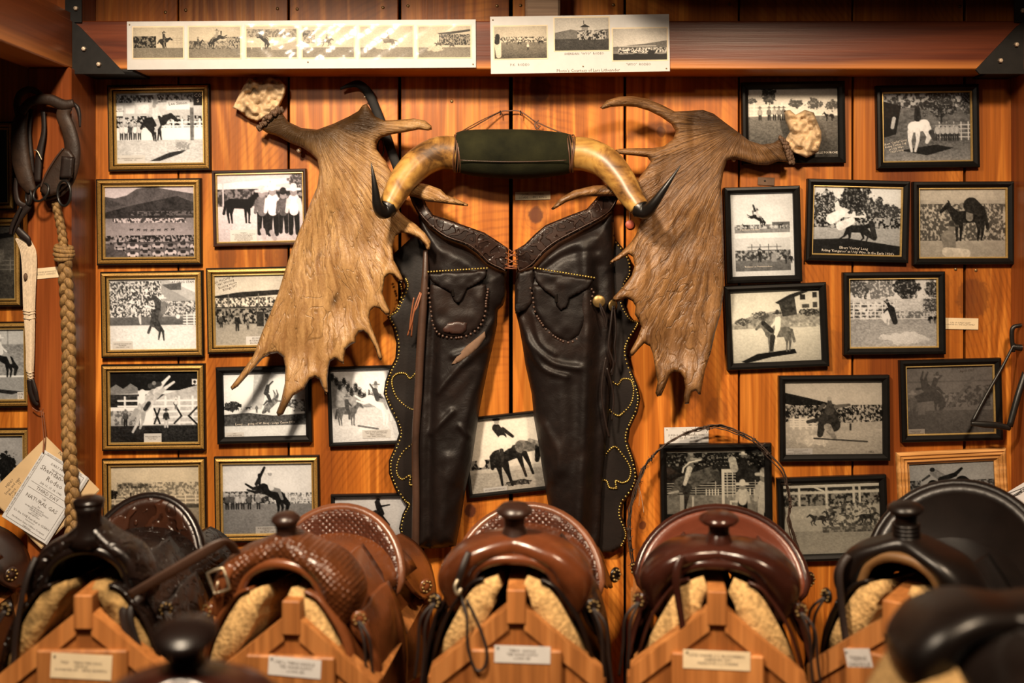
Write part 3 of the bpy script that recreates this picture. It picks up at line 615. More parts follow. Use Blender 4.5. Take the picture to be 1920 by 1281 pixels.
def pic(name, tint='bw'):
    c = Cv(100, 80, sum(map(ord, name)))
    if name == 'chute_jump':                    # bay dropping straight down before a sign-covered grandstand
        c.band(0, 12, .55, .75); c.poly([(0, 12), (0, 2), (14, 6), (30, 10), (50, 2), (100, 0), (100, 14)], .3, .15); c.crowd(0, 4, 100, 13, .08, .6)
        c.band(12, 28, .72, .62, .05); c.rect(0, 15, 9, 26, .85, .05); c.rect(12, 15, 22, 24, .8); c.rect(24, 14, 38, 24, .75, .1); c.rect(58, 10, 84, 20, .86); c.rect(88, 2, 100, 16, .06)
        c.crowd(0, 27, 100, 40, .06, .7, 2.0); c.fence(40, 100, 32, 53, 5, .88, 6, 1.2); c.band(53, 80, .62, .70, .10, 2); c.rect(84, 18, 88, 54, .3, .1)
        for i, x in enumerate((7, 12, 17, 22, 27)): c.man(x, 52, 17, (.75, .85, .2, .8, .7)[i], .12)
        c.poly([(38, 76), (60, 67), (80, 64), (74, 68), (50, 76)], .12, .05); c.tree(75, 60, 9, .45, .7, 5); c.horse('arch', 46, 34, 27, 1, .07, .03, .72, .75, .6); c.cap(44, 16, 2, 46, 6, 2, .5)
    elif name == 'valley_view':
        c.band(0, 14, .62, .66, .03, 12); c.poly([(0, 80), (0, 12), (12, 14), (25, 11), (36, 4), (52, 1), (70, 5), (100, 10), (100, 80)], .24, .05, 8); c.poly([(0, 30), (30, 22), (60, 16), (80, 12), (100, 20), (100, 40), (0, 40)], .13, .04, 5); c.poly([(0, 12), (12, 18), (26, 22), (0, 24)], .19, .03)
        c.band(36, 60, .36, .50, .04, 4); c.crowd(10, 36, 90, 41, .15, .7, 1.6); c.crowd(30, 28, 100, 33, .1, .45, 1.5, .5)
        for i in range(7): c.horse('run', 30+i*7.5, 49-abs(i-3)*.3, 2.6, 1, .08, 0)
        c.band(56, 80, .20, .28, .1); c.crowd(0, 55, 100, 62, .08, .55, 1.8)
        for i in range(16):
            x, y = (i*13.7) % 96, 60+(i*7.3) % 15; c.cap(x, y+1, 2.4, x+8, y+1, 2.4, .42+.3*((i*7) % 5)/5, .08); c.cap(x+2.5, y-1, 1.8, x+5, y-1, 1.8, .12); c.dot(x, y+3.3, 1.1, .05); c.dot(x+7.5, y+3.3, 1.1, .05)
        c.poly([(0, 68), (22, 72), (28, 80), (0, 80)], .22, .05)
    elif name == 'rearing':
        c.band(0, 48, .78, .74); c.poly([(0, 0), (60, 0), (100, 18), (100, 46), (0, 46)], .6, .05); c.poly([(0, 4), (40, 2), (64, 10), (100, 30), (100, 46), (0, 46)], .5); c.crowd(0, 4, 60, 44, .15, .85, 1.4, .9); c.crowd(58, 26, 100, 42, .2, .8, 1.3, .85); c.poly([(60, 8), (82, 6), (82, 14), (70, 14)], .25, .04)
        c.band(43, 53, .30, .25, .05); c.fence(84, 100, 40, 52, 4, .8, 2); c.band(52, 80, .72, .80, .07, 2); c.horse('rear', 56, 42, 27, 1, .17, .08, .35, .8, .25); c.dot(78, 43, 2.4, .8); c.cap(35, 42, 1.5, 36, 50, 1, .7)
    elif name == 'night_bronc':
        c.band(0, 22, .06, .05, .04); c.poly([(0, 20), (8, 15), (16, 20), (24, 14), (32, 19), (32, 25), (0, 26)], .38, .05); c.band(26, 40, .14, .08, .08); c.poly([(48, 36), (62, 26), (100, 16), (100, 62), (48, 62)], .62, .1)
        c.fence(10, 100, 30, 60, 5, .85, 6, 1.5); c.crowd(0, 44, 34, 60, .06, .5, 2.2, .7); c.band(60, 80, .10, .09, .05, 2); c.rect(92, 10, 98, 16, .85); c.dot(95, 13, 1.6, .1)
        for a in ((50, 42, 56, 58), (56, 42, 50, 58), (72, 36, 80, 50), (80, 50, 72, 58), (98, 40, 88, 50), (88, 50, 98, 60)): c.cap(a[0], a[1], 1, a[2], a[3], 1, .06)
        c.man(63, 62, 20, .12, .6, .15); c.man(74, 42, 12, .75, .3, .8); c.man(18, 60, 17, .2, .06, .3)
        c.cap(50, 26, 6, 38, 40, 6.5, .60, .14); c.cap(38, 40, 6, 33, 48, 4.6, .56, .14); c.cap(33, 49, 2.4, 31, 58, 1.6, .60); c.cap(31, 58, 1.5, 26, 67, 1.2, .66); c.cap(38, 47, 2.6, 37, 56, 1.6, .5); c.cap(37, 56, 1.4, 34, 63, 1.2, .55); c.cap(52, 24, 3.6, 60, 14, 2, .72, .1); c.cap(60, 14, 1.8, 67, 7, 1.3, .84); c.cap(53, 27, 3.2, 63, 19, 1.8, .6, .1); c.cap(63, 19, 1.6, 72, 13, 1.2, .76); c.cap(37, 24, 3.4, 36, 33, 3.4, .82); c.cap(46, 17, 3, 56, 15, 2.6, .16); c.dot(50, 14, 2.2, .4); c.cap(30, 44, 3, 26, 52, 2, .5); c.cap(44, 36, 2.4, 40, 42, 2.4, .12)
    elif name == 'railing':
        c.band(0, 80, .70, .55, .03); c.band(34, 80, .48, .42, .08); c.fence(0, 100, 28, 44, 4, .74, 9, 1.1); c.rect(8, 21, 46, 26, .25, .1); c.crowd(8, 20, 100, 34, .15, .7, 1.8, .6); c.band(44, 48, .2, .2, .05); c.horse('buck', 30, 42, 14, 1, .05); c.tree(4, 32, 5, .05, .2)
    elif name == 'cowboys_group':
        c.band(0, 36, .72, .66, .03); c.poly([(0, 12), (88, 6), (88, 12), (0, 20)], .8); c.tree(94, 12, 10, .2, .5); c.crowd(0, 18, 100, 40, .05, .4, 3, .85); c.cap(8, 12, .8, 8, 40, .8, .7); c.cap(62, 10, .8, 62, 36, .8, .6); c.band(38, 80, .70, .62, .06, 2)
        c.horse('stand', 27, 36, 28, 1, .04, .03)
        for x, t, l, h, k in ((52, .32, .07, .66, 52), (64, .86, .06, .88, 56), (76, .25, .08, .10, 48), (88, .78, .06, .80, 54)): c.man(x, 68+(k-48)*.3, k, t, l, h)
        c.cap(52, 66, 3, 54, 74, 2.4, .55); c.cap(62, 68, 2.6, 66, 76, 2.4, .5)
    elif name == 'grandstand':
        c.band(0, 30, .60, .66, .03, 9); c.poly([(0, 24), (30, 20), (100, 17), (100, 22), (0, 28)], .10); c.crowd(2, 26, 100, 36, .15, .75, 1.6); c.rect(0, 36, 100, 38, .12); c.crowd(0, 38, 100, 56, .06, .5, 2.0); c.band(55, 80, .46, .52, .06, 2)
        for x in (16, 50, 76): c.rect(x, 22, x+1.2, 56, .3)
        c.man(26, 62, 18, .1, .07, .2); c.man(38, 61, 10, .3, .1, .2); c.rect(48, 42, 56, 58, .12); c.man(8, 58, 14, .2, .1)
    elif name == 'runaway':
        c.band(0, 80, .80, .84, .02, 9); c.poly([(38, 0), (58, 0), (46, 46), (34, 46)], .62, .05); c.tree(10, 42, 10, .12, .3, 6); c.horse('run', 13, 42, 9, 1, .12); c.crowd(76, 35, 98, 50, .08, .6, 1.8, .8); c.horse('run', 30, 44, 5, 1, .2); c.man(40, 50, 10, .3, .2)
        c.horse('twist', 56, 42, 19, -1, .32, .2, .15, .2, .2); c.cap(52, 26, 3, 54, 18, 2.4, .15); c.cap(54, 18, 1.2, 60, 12, 1, .15); c.tree(54, 54, 7, .8, .9, 4); c.tree(76, 48, 9, .75, .85, 4); c.poly([(0, 52), (30, 50), (60, 54), (100, 52), (100, 68), (0, 68)], .20, .1, 2)
        c.band(66, 80, .72, .78, .02)
    elif name == 'high_kick':
        c.band(0, 40, .74, .78, .02, 9); c.crowd(0, 32, 54, 50, .12, .65, 2.0); c.crowd(54, 34, 100, 46, .3, .8, 1.5); c.fence(70, 100, 38, 44, 3, .75, 4, .8); c.band(46, 80, .40, .46, .06, 2)
        for x in (6, 12, 17, 23, 30, 40): c.man(x, 51, 17, .25+.4*((x*7) % 3)/2, .12, .6)
        c.horse('buck', 56, 36, 29, 1, .07, .03, .74, .8, .4); c.cap(38, 24, 2, 47, 6, 1.4, .08)
    elif name == 'hill_buck':
        c.band(0, 80, .80, .70, .02); c.poly([(0, 6), (20, 20), (50, 36), (100, 46), (100, 80), (0, 80)], .46, .1, 3)
        for i in range(16): c.tree(2+i*4.4, 8+i*2.1+(i % 3)*3, 2.6, .08, .25, 5)
        c.band(42, 80, .66, .74, .07, 2); c.horse('stand', 18, 46, 20, 1, .28, .1, .2, .25, .2); c.horse('buck', 54, 40, 26, 1, .78, .06, .2, .3, .5); c.tree(40, 66, 10, .8, .9, 4); c.cap(30, 62, 1, 52, 66, 1, .3)
    elif name == 'flyer':
        c.band(0, 80, .72, .68, .02); c.band(62, 80, .4, .5, .08); c.horse('twist', 46, 52, 22, 1, .45, .15, .08, .08, .1); c.cap(50, 8, 3, 54, 24, 4, .07); c.cap(54, 14, 1.4, 64, 12, 1, .07); c.cap(50, 24, 4, 62, 40, 2.4, .07); c.cap(48, 20, 1.3, 32, 30, .8, .12); c.cap(32, 30, .8, 28, 40, .6, .2); c.dot(51, 5, 2.5, .1)
    elif name == 'posed_buck':
        c.band(0, 80, .76, .70, .02); c.crowd(0, 44, 36, 58, .05, .45, 2.2); c.dot(14, 47, 5, .75); c.band(54, 62, .62, .6, .03); c.fence(60, 100, 46, 52, 3, .8, 5, .6); c.band(58, 80, .52, .58, .09, 2, 3)
        c.tree(52, 72, 16, .12, .4, 3); c.cap(33, 43, 8, 60, 37, 7, .10, .06); c.cap(60, 34, 7, 78, 35, 4.5, .30, .14); c.cap(80, 36, 4.6, 76, 50, 2.6, .08); c.cap(70, 28, 2, 82, 34, 3, .45, .2)
        for q in ((33, 50, 4, 34, 60, 2), (34, 60, 1.8, 35, 73, 1.3), (40, 50, 4.4, 43, 62, 2.2), (43, 62, 2, 46, 74, 1.5), (57, 44, 3.4, 59, 54, 1.9), (59, 54, 1.7, 62, 66, 1.4), (63, 42, 3.2, 67, 53, 1.9), (67, 53, 1.6, 70, 64, 1.4), (27, 42, 3, 26, 54, 2)): c.cap(*q, .07, .05)
        c.cap(35, 11, 4.6, 41, 21, 4.2, .10); c.cap(42, 13, 2.2, 52, 22, 1.6, .10); c.cap(40, 24, 4.6, 47, 31, 3.4, .80); c.cap(46, 31, 3.2, 38, 36, 2.6, .74); c.cap(38, 36, 2.4, 38, 46, 2, .14); c.dot(36, 4.5, 3, .5); c.cap(33, 2, 1.4, 38.5, 2, 1.4, .1)
    elif name == 'corral':
        c.band(0, 30, .66, .72, .02); c.tree(5, 14, 6, .2, .4, 3); c.tree(24, 8, 8, .16, .35, 9); c.rect(23.5, 14, 25, 26, .15); c.tree(54, 18, 9, .2, .35, 5); c.tree(74, 18, 8, .22, .4, 6); c.tree(94, 20, 8, .22, .4, 6); c.fence(0, 46, 18, 34, 4, .78, 3, 1.2); c.fence(60, 100, 24, 34, 3, .72, 4); c.cap(54, 26, .8, 66, 16, .8, .75); c.cap(50, 13, .7, 68, 13, .7, .7)
        c.band(32, 80, .34, .16, .08, 2)
        for x in (14, 24, 30, 35, 40): c.man(x, 36, 15, .3+.4*((x*3) % 4)/3, .08, .3)
        c.horse('stand', 90, 32, 8, -1, .05, .02, .7, .8)
    elif name == 'white_bronc':
        c.band(0, 80, .30, .24, .1, 4); c.crowd(0, 0, 100, 18, .1, .7, 2.6, .7); c.tree(64, 14, 18, .12, .4, 15); c.cap(66, 24, 1, 67, 40, 1, .1); c.tree(96, 14, 9, .15, .45, 14); c.poly([(0, 10), (22, 16), (16, 48), (0, 52)], .06, .05); c.fence(60, 100, 36, 54, 4, .66, 5, .9)
        for x in (62, 68, 73, 78, 83): c.man(x, 56, 20, .55+.3*((x*3) % 3)/2, .12, .3)
        c.band(56, 80, .26, .42, .10, 2); c.poly([(20, 66), (60, 60), (80, 64), (50, 72)], .08); c.cap(35, 40, 6, 47, 38, 6.5, .80, .08); c.cap(32, 45, 3.4, 31, 55, 1.9, .74, .08); c.cap(31, 55, 1.8, 33, 67, 1.3, .7); c.cap(40, 44, 3, 40, 55, 1.8, .74, .08); c.cap(40, 55, 1.7, 37, 67, 1.3, .7); c.cap(50, 42, 5, 53, 50, 3.6, .74, .08); c.cap(53, 50, 3, 50, 57, 2, .7); c.cap(55, 46, 3, 58, 54, 2, .15); c.cap(40, 20, 3, 40, 30, 4, .1); c.dot(40, 18, 2.4, .1); c.cap(14, 30, 2, 12, 40, 2, .6)
    elif name == 'trees_fall':
        c.band(0, 46, .74, .70, .02); c.tree(14, 24, 15, .12, .6, 16); c.tree(48, 16, 16, .08, .4, 16); c.tree(70, 28, 15, .12, .5, 14); c.tree(90, 30, 10, .15, .55, 9); c.crowd(0, 36, 100, 50, .06, .6, 2.0); c.band(48, 80, .52, .45, .08, 2); c.poly([(0, 62), (40, 60), (100, 68), (100, 80), (0, 80)], .06, .03)
        c.horse('run', 50, 50, 22, 1, .06, .04); c.cap(22, 38, 6, 32, 32, 5, .78, .08); c.cap(32, 46, 5, 44, 40, 4, .72, .1); c.dot(28, 26, 3, .7); c.cap(60, 52, 4, 70, 60, 2, .08); c.cap(66, 42, 3, 70, 58, 3, .1)
    elif name == 'saddled_horse':
        c.band(0, 80, .56, .50, .06, 6); c.crowd(0, 18, 100, 60, .14, .62, 2.2, .8, .55); c.band(0, 14, .62, .6, .05, 6); c.horse('stand', 56, 34, 34, -1, .09, .06); c.cap(50, 20, 3, 66, 20, 3, .4, .1); c.cap(58, 20, 4, 58, 34, 4, .35, .1); c.cap(60, 20, 9, 70, 26, 6, .12)
        c.cap(34, 56, 8, 36, 68, 7, .38, .06); c.cap(32, 72, 5, 54, 74, 5, .66, .06); c.dot(38, 46, 4, .35); c.cap(31, 42, 1.2, 45, 43, 1.2, .2); c.dot(38, 40, 3.4, .15); c.cap(36, 74, 4, 34, 80, 3, .6)
    elif name == 'house_rider':
        c.band(0, 36, .66, .72, .02); c.poly([(0, 36), (30, 26), (60, 22), (100, 20), (100, 46), (0, 44)], .46, .2, 3); c.tree(14, 34, 8, .2, .5, 4); c.tree(34, 28, 9, .2, .5, 5); c.tree(62, 24, 6, .15, .4); c.poly([(52, 12), (74, 4), (100, 0), (100, 22), (58, 30)], .70, .03); c.poly([(50, 14), (66, 6), (86, 0), (100, 0), (100, 3), (88, 3), (74, 8), (54, 16)], .1); c.poly([(54, 14), (72, 8), (74, 28), (58, 30)], .16, .08)
        c.rect(78, 6, 84, 12, .12); c.rect(92, 4, 97, 10, .12); c.rect(80, 17, 88, 21, .2); c.rect(92, 15, 97, 21, .2); c.tree(88, 26, 10, .15, .45, 4); c.band(42, 80, .70, .62, .05, 2); c.cap(66, 39, 2, 100, 41, 2, .55, .25); c.poly([(10, 78), (28, 70), (70, 66), (72, 71), (44, 74), (16, 80)], .05); c.horse('stand', 52, 48, 27, -1, .30, .12, .80, .15, .74); c.cap(36, 36, 2.6, 45, 45, 2.6, .12, .05); c.cap(46, 52, 3, 44, 66, 2, .14)
    elif name == 'pinto':
        c.band(0, 80, .76, .72, .02); c.tree(12, 10, 14, .2, .6, 12); c.tree(36, 12, 14, .35, .75, 14); c.tree(64, 12, 18, .12, .5, 12); c.tree(94, 14, 10, .15, .55, 10); c.band(24, 46, .66, .6, .16, 2); c.tree(92, 32, 9, .2, .6, 9); c.crowd(0, 28, 50, 48, .12, .8, 2.4, .8); c.fence(2, 50, 28, 48, 5, .78, 6); c.fence(50, 100, 40, 46, 2, .75, 6, .7); c.crowd(52, 38, 100, 46, .1, .7, 1.8, .6)
        c.band(47, 80, .50, .62, .14, 2); c.tree(60, 68, 26, .72, .8, 6); c.horse('twist', 46, 40, 16, -1, .75, .25, .10, .12, .1); c.cap(48, 36, 4, 52, 50, 3, .12); c.horse('stand', 94, 46, 8, 1, .06, 0, .7, .7)
    elif name == 'stadium_slide':
        c.band(0, 80, .64, .70, .02); c.poly([(0, 12), (24, 18), (60, 28), (100, 33), (100, 38), (50, 36), (0, 24)], .07, .03); c.crowd(0, 26, 100, 48, .06, .66, 1.5); c.poly([(46, 46), (100, 44), (100, 52), (50, 58)], .58, .05); c.band(54, 80, .60, .56, .08, 2, 4); c.tree(16, 54, 16, .62, .72, 12); c.tree(30, 64, 16, .70, .8, 6); c.fence(6, 32, 40, 50, 4, .8, 4, 1.4)
        c.cap(46, 34, 7, 50, 48, 7, .12, .06); c.cap(40, 40, 5, 36, 58, 3, .14); c.cap(24, 44, 2, 42, 40, 2.4, .16); c.cap(46, 22, 2, 46, 32, 5, .2); c.dot(46, 19, 2.4, .55); c.cap(40, 26, 2, 36, 30, 2, .25); c.cap(52, 28, 2, 66, 26, 1.4, .3); c.cap(44, 50, 4, 52, 64, 2, .5, .2); c.rect(66, 46, 68, 54, .15); c.cap(30, 62, .8, 84, 66, .8, .15)
    elif name == 'gray_bronc':
        c.band(0, 80, .40, .34, .03); c.rect(0, 18, 100, 20, .28); c.crowd(66, 24, 100, 48, .06, .4, 2.6, .75); c.crowd(36, 32, 70, 48, .1, .5, 2, .8); c.horse('twist', 32, 34, 26, 1, .13, .05, .14, .16, .14); c.cap(6, 40, 3, 30, 34, 7, .13); c.band(52, 80, .24, .22, .05, 3); c.cap(76, 16, 2, 50, 48, 1.4, .3); c.man(8, 60, 30, .3, .2); c.rect(14, 48, 22, 56, .35); c.T = .20+.62*c.T  # lifted tones paint the glass's veil of glare into the print
    elif name == 'silhouette_kick':
        c.band(0, 80, .56, .52, .02); c.crowd(0, 24, 14, 44, .06, .5, 3, .8); c.crowd(66, 26, 100, 44, .08, .5, 2.2, .8); c.horse('arch', 46, 36, 27, 1, .04, .02); c.cap(62, 28, 8, 76, 40, 6, .04); c.cap(28, 30, 6, 22, 46, 3, .05); c.cap(18, 50, 2.6, 12, 62, 2, .05); c.cap(30, 14, 5, 40, 22, 5, .42, .1); c.cap(38, 24, 4, 54, 18, 3, .08); c.cap(54, 18, 2.6, 62, 10, 1.6, .06); c.dot(28, 10, 3, .12); c.cap(24, 18, 1.6, 16, 24, 1.2, .15); c.cap(30, 66, 2, 30, 74, 1.6, .05); c.cap(60, 60, 2, 64, 70, 1.6, .05)
    elif name == 'bull_five':
        c.band(0, 80, .10, .12, .05); c.crowd(0, 4, 100, 18, .05, .55, 1.8, .8, .62); c.rect(0, 0, 80, 3, .72); c.fence(0, 100, 36, 52, 6, .62, 5, .7); c.rect(0, 50, 100, 72, .42, .12); c.rect(56, 22, 59, 72, .78); c.rect(59, 22, 68, 26, .75); c.fence(59, 70, 26, 52, 8, .72, 2, .7); c.band(71, 80, .06, .08, .03)
        for x in (40, 43, 46, 49, 52, 80, 84, 88, 92): c.rect(x, 44, x+1.3, 51, .78)
        c.cap(16, 38, 8, 46, 27, 8, .26, .12); c.cap(21, 42, 5, 20, 54, 2.6, .16, .08); c.cap(20, 54, 2.4, 18, 68, 1.6, .14); c.cap(10, 44, 4.6, 6, 52, 2.6, .30, .14); c.cap(3, 48, 1.2, 12, 46, 1.2, .6); c.cap(50, 28, 4, 54, 38, 2, .18); c.cap(49, 20, 2.4, 53, 15, 1.2, .10); c.cap(53, 15, 1, 60, 17, .8, .10); c.cap(25, 9, 3, 25, 19, 3.2, .30); c.cap(24, 21, 2.8, 22, 28, 2.6, .72, .2); c.cap(22, 28, 2.2, 19, 38, 1.8, .66, .25); c.dot(26, 5, 2, .45); c.cap(22, 3, .8, 30, 3, .8, .4); c.cap(26, 10, 1.3, 36, 11, 1.1, .5); c.cap(18, 20, .8, 24, 14, .8, .8); c.cap(24, 14, .8, 35, 11.5, .8, .8); c.cap(17, 25, .8, 18, 20, .8, .8)
        c.man(77, 78, 42, .72, .08, .80); c.man(99, 84, 60, .70, .66, .7); c.man(78, 30, 26, .10, .1, .82); c.cap(67, 12, 4, 69, 22, 4, .6, .2); c.rect(14, 50, 18, 72, .6); c.rect(26, 52, 28, 72, .72)
        for a in ((65, 58, 71, 58), (65, 58, 65, 63), (65, 63, 70, 63), (70, 63, 71, 68), (71, 68, 65, 70)): c.cap(a[0], a[1], 1, a[2], a[3], 1, .75)
    elif name == 'stampede':
        c.band(0, 30, .72, .62, .04); c.rect(0, 6, 100, 9, .14); c.crowd(0, 9, 100, 26, .08, .5, 2.2, .9); c.rect(0, 2, 100, 5, .76); c.rect(0, 10, 100, 13, .74)
        for x in (16, 44, 72, 78): c.rect(x, 4, x+2.4, 30, .74)
        c.cap(30, 4, 1, 42, 10, 1, .76); c.band(26, 56, .58, .6, .05); c.tree(18, 34, 14, .6, .7, 6); c.band(54, 80, .50, .60, .06, 2); c.horse('run', 36, 40, 13, -1, .14, .05, .5, .7)
        for x, y in ((50, 36), (60, 32), (66, 40), (54, 44), (78, 42), (90, 40)): c.horse('run', x, y, 11, -1, .2+.5*((x*3) % 5)/5, .2)
        c.crowd(44, 24, 96, 50, .12, .75, 2.2, .7); c.horse('run', 86, 40, 14, 1, .16, .1); c.crowd(40, 50, 96, 56, .08, .5, 2.2, .6)
    elif name == 'dark_window':
        c.band(0, 80, .05, .04, .03, 5); c.dot(60, 40, 4, .1)
    elif name == 'photo_branch':
        c.band(0, 80, .24, .2, .04); c.cap(60, 16, 2, 100, 10, 3, .04); c.fence(60, 100, 36, 50, 3, .34, 3); c.tree(80, 32, 6, .3, .4, 8); c.band(50, 80, .18, .16, .05)
    elif name == 'side_bronc':
        c.band(0, 30, .62, .6, .02); c.band(18, 52, .42, .46, .14, 2); c.horse('buck', 74, 34, 27, 1, .07, .03, .74, .8, .5); c.band(54, 80, .46, .5, .06, 2); c.poly([(60, 66), (96, 70), (84, 73), (60, 70)], .1); c.cap(80, 2, .6, 80, 20, .6, .4)
    elif name == 'rough_rider':
        c.band(0, 80, .56, .5, .03); c.tree(78, 36, 12, .05, .1, 14); c.cap(80, 50, 8, 96, 70, 6, .06); c.band(60, 80, .4, .4, .05)
    elif name == 'double':                                         # two small prints on one mount, portrait
        c = Cv(76, 102, 3); c.T[:] = .66
        c.rect(5, 9, 71, 49, .66); c.band(9, 49, .66, .7); c.rect(5, 43, 71, 49, .36, .06); c.crowd(5, 39, 71, 44, .1, .6, 1.5, .7); c.horse('buck', 34, 32, 13, 1, .05, .02, .6, .1, .3); c.cap(30, 22, 1.4, 28, 15, 1, .1); c.horse('stand', 18, 40, 5, -1, .08); c.rect(50, 36, 71, 40, .25); c.horse('stand', 60, 40, 4, 1, .1)
        c.rect(0, 0, 76, 9, .68); c.rect(0, 49, 76, 55, .70); c.rect(0, 55, 5, 102, .68); c.rect(0, 0, 5, 102, .68); c.rect(71, 0, 76, 102, .68)
        c.rect(5, 55, 71, 95, .62); c.rect(5, 55, 71, 75, .62, .02); c.crowd(5, 70, 71, 82, .08, .55, 2, .9); c.rect(5, 82, 71, 95, .28, .06); c.fence(20, 60, 64, 72, 2, .2, 4, .7); c.man(34, 84, 16, .1, .08, .1); c.rect(48, 74, 54, 84, .4); c.horse('stand', 68, 80, 9, -1, .1, .03, .2, .3); c.rect(0, 95, 76, 102, .68)
    elif name.startswith('strip'):
        c = Cv(100, 62, ord(name[-1])); k = name[-1]
        c.band(0, 62, .58, .6, .03); c.band(42, 62, .34, .4, .06, 2)
        if k == '1': c.crowd(0, 18, 46, 42, .05, .4, 3); c.horse('arch', 62, 28, 20, 1, .10, .06, .15, .2); c.fence(76, 100, 20, 34, 3, .5, 3)
        if k == '2': c.crowd(0, 28, 100, 44, .15, .5, 2.4, .7); c.horse('buck', 52, 26, 22, -1, .10, .05, .45, .3); c.horse('stand', 18, 32, 13, 1, .14, .05, .2, .3); c.crowd(74, 20, 100, 42, .15, .55, 2.6)
        if k == '3': c.fence(0, 100, 14, 44, 4, .62, 5, 1.3); c.crowd(0, 6, 100, 22, .1, .5, 2.6, .6); c.horse('twist', 36, 28, 20, 1, .10, .06, .3, .2); c.poly([(50, 40), (100, 30), (100, 46), (50, 48)], .5)
        if k == '4': c.crowd(0, 8, 24, 34, .1, .5, 3, .8); c.horse('run', 46, 30, 16, 1, .25, .1, .25, .3); c.fence(0, 40, 26, 36, 3, .6, 4)
        if k == '5': c.horse('run', 54, 30, 20, -1, .30, .1, .35, .3); c.tree(40, 40, 14, .55, .65, 6)
        if k == '6': c.poly([(36, 14), (100, 6), (100, 10), (46, 18)], .15); c.crowd(40, 16, 100, 38, .12, .5, 1.8); c.horse('run', 38, 36, 9, -1, .2, .05, .2, .3); c.horse('run', 64, 38, 8, -1, .2, .05); c.tree(30, 44, 16, .55, .66, 6)
        if k == '7': c.crowd(0, 20, 100, 32, .2, .7, 1.6); c.band(31, 62, .34, .22, .07, 2); c.cap(6, 30, 7, 8, 56, 5, .68, .06); c.cap(6, 18, 4, 5, 30, 5, .1); c.man(64, 46, 14, .7, .12); c.horse('run', 48, 32, 6, 1, .1); c.man(24, 36, 7, .2, .1); c.horse('run', 88, 30, 8, -1, .1)
        if k == '8': c.poly([(0, 28), (30, 22), (50, 26), (100, 22), (100, 40), (0, 40)], .3, .04); c.band(40, 62, .16, .14, .04, 2); c.poly([(46, 18), (56, 12), (66, 18)], .12); c.rect(50, 18, 62, 26, .4); c.crowd(42, 24, 96, 42, .08, .62, 2.4, .9); c.cap(54, 6, .6, 54, 12, .6, .1)
        if k == '9': c.poly([(0, 36), (60, 30), (100, 24), (100, 44), (0, 44)], .28, .04); c.rect(10, 34, 80, 35.4, .62); c.crowd(10, 38, 100, 48, .1, .7, 1.8); c.band(50, 62, .05, .05, .02, 3, 4); c.tree(70, 48, 6, .04, .06)
    c.vig(.18); c.T = c.T+(c.n(1.3, 1.3, 2)-.5)*.10+(c.n(11, 9, 2)-.5)*.05
    # tone -> colour
    t = np.clip(c.T, 0, 1)[..., None]; tint = np.array({'bw': (.94, .95, .98), 'sepia': (1, .88, .68), 'purple': (.98, .88, .96), 'cool': (.92, .95, .98), 'olive': (.96, .95, .84), 'warm': (.98, .92, .82)}[tint])
    lin = np.clip((t-.04)/.72, 0, 1)**1.7*.80+.006
    return c, lin*tint
def print_mesh(name, tint, o, ux, uz, w, h):
    """Photo print centred on o, as a vertex-coloured grid."""
    c, rgb = pic(name, tint); ny, nx = c.X.shape
    u = (np.linspace(0, 1, nx)-.5)*w; v = (.5-np.linspace(0, 1, ny))*h
    U, V = np.meshgrid(u, v); co = np.array(o)+U[..., None]*np.array(ux)+V[..., None]*np.array(uz)
    me = bpy.data.meshes.new('photo_print'); n = nx*ny
    i = (np.arange(ny-1)[:, None]*nx+np.arange(nx-1)[None, :]).ravel()
    q = np.stack([i, i+nx, i+nx+1, i+1], 1)
    me.vertices.add(n); me.vertices.foreach_set('co', co.reshape(-1)); me.loops.add(len(q)*4); me.loops.foreach_set('vertex_index', q.ravel())
    me.polygons.add(len(q)); me.polygons.foreach_set('loop_start', np.arange(0, len(q)*4, 4)); me.polygons.foreach_set('loop_total', np.full(len(q), 4)); me.update(calc_edges=True)
    a = me.color_attributes.new('tone', 'FLOAT_COLOR', 'POINT'); a.data.foreach_set('color', np.concatenate([rgb, np.ones(rgb.shape[:2]+(1,))], 2).ravel().astype(np.float32))
    return me
# ------------------------------------------------------------------ picture frames
PROF = {   # (inset from the outer edge, height above the wall) as fractions of moulding width / metres
 'gold': [(0, .001), (0, .012), (.06, .016), (.20, .016), (.30, .019), (.55, .021), (.72, .016), (.80, .012), (.88, .014), (.96, .012), (1, .009), (1, .005)],
 'black': [(0, .001), (0, .016), (.10, .019), (.45, .020), (.8, .015), (.92, .013), (1, .010), (1, .005)],
 'thin': [(0, .001), (0, .013), (.2, .017), (.6, .017), (1, .010), (1, .005)],
 'pine': [(0, .001), (0, .012), (.06, .016), (.2, .020), (.3, .016), (.36, .016), (.46, .021), (.58, .016), (.64, .016), (.74, .019), (.86, .013), (1, .010), (1, .005)]}
def ring(prof, w, h, mw, o, ux, uz):
    v = []; f = []; n = len(prof); ny = Vector((0, -1, 0))
    for (a, z) in prof:
        for sx, sy in ((-1, -1), (1, -1), (1, 1), (-1, 1)): v.append(o+ux*(sx*(w/2-a*mw))+uz*(sy*(h/2-a*mw))+ny*z)
    for i in range(n-1):
        for k in range(4): f.append((i*4+k, i*4+(k+1) % 4, i*4+4+(k+1) % 4, i*4+4+k))
    return v, f
def quad(o, ux, uz, w, h, d):
    ny = Vector((0, -d, 0)); return [o+ux*(-w/2)+uz*(-h/2)+ny, o+ux*(w/2)+uz*(-h/2)+ny, o+ux*(w/2)+uz*(h/2)+ny, o+ux*(-w/2)+uz*(h/2)+ny], [(0, 1, 2, 3)]
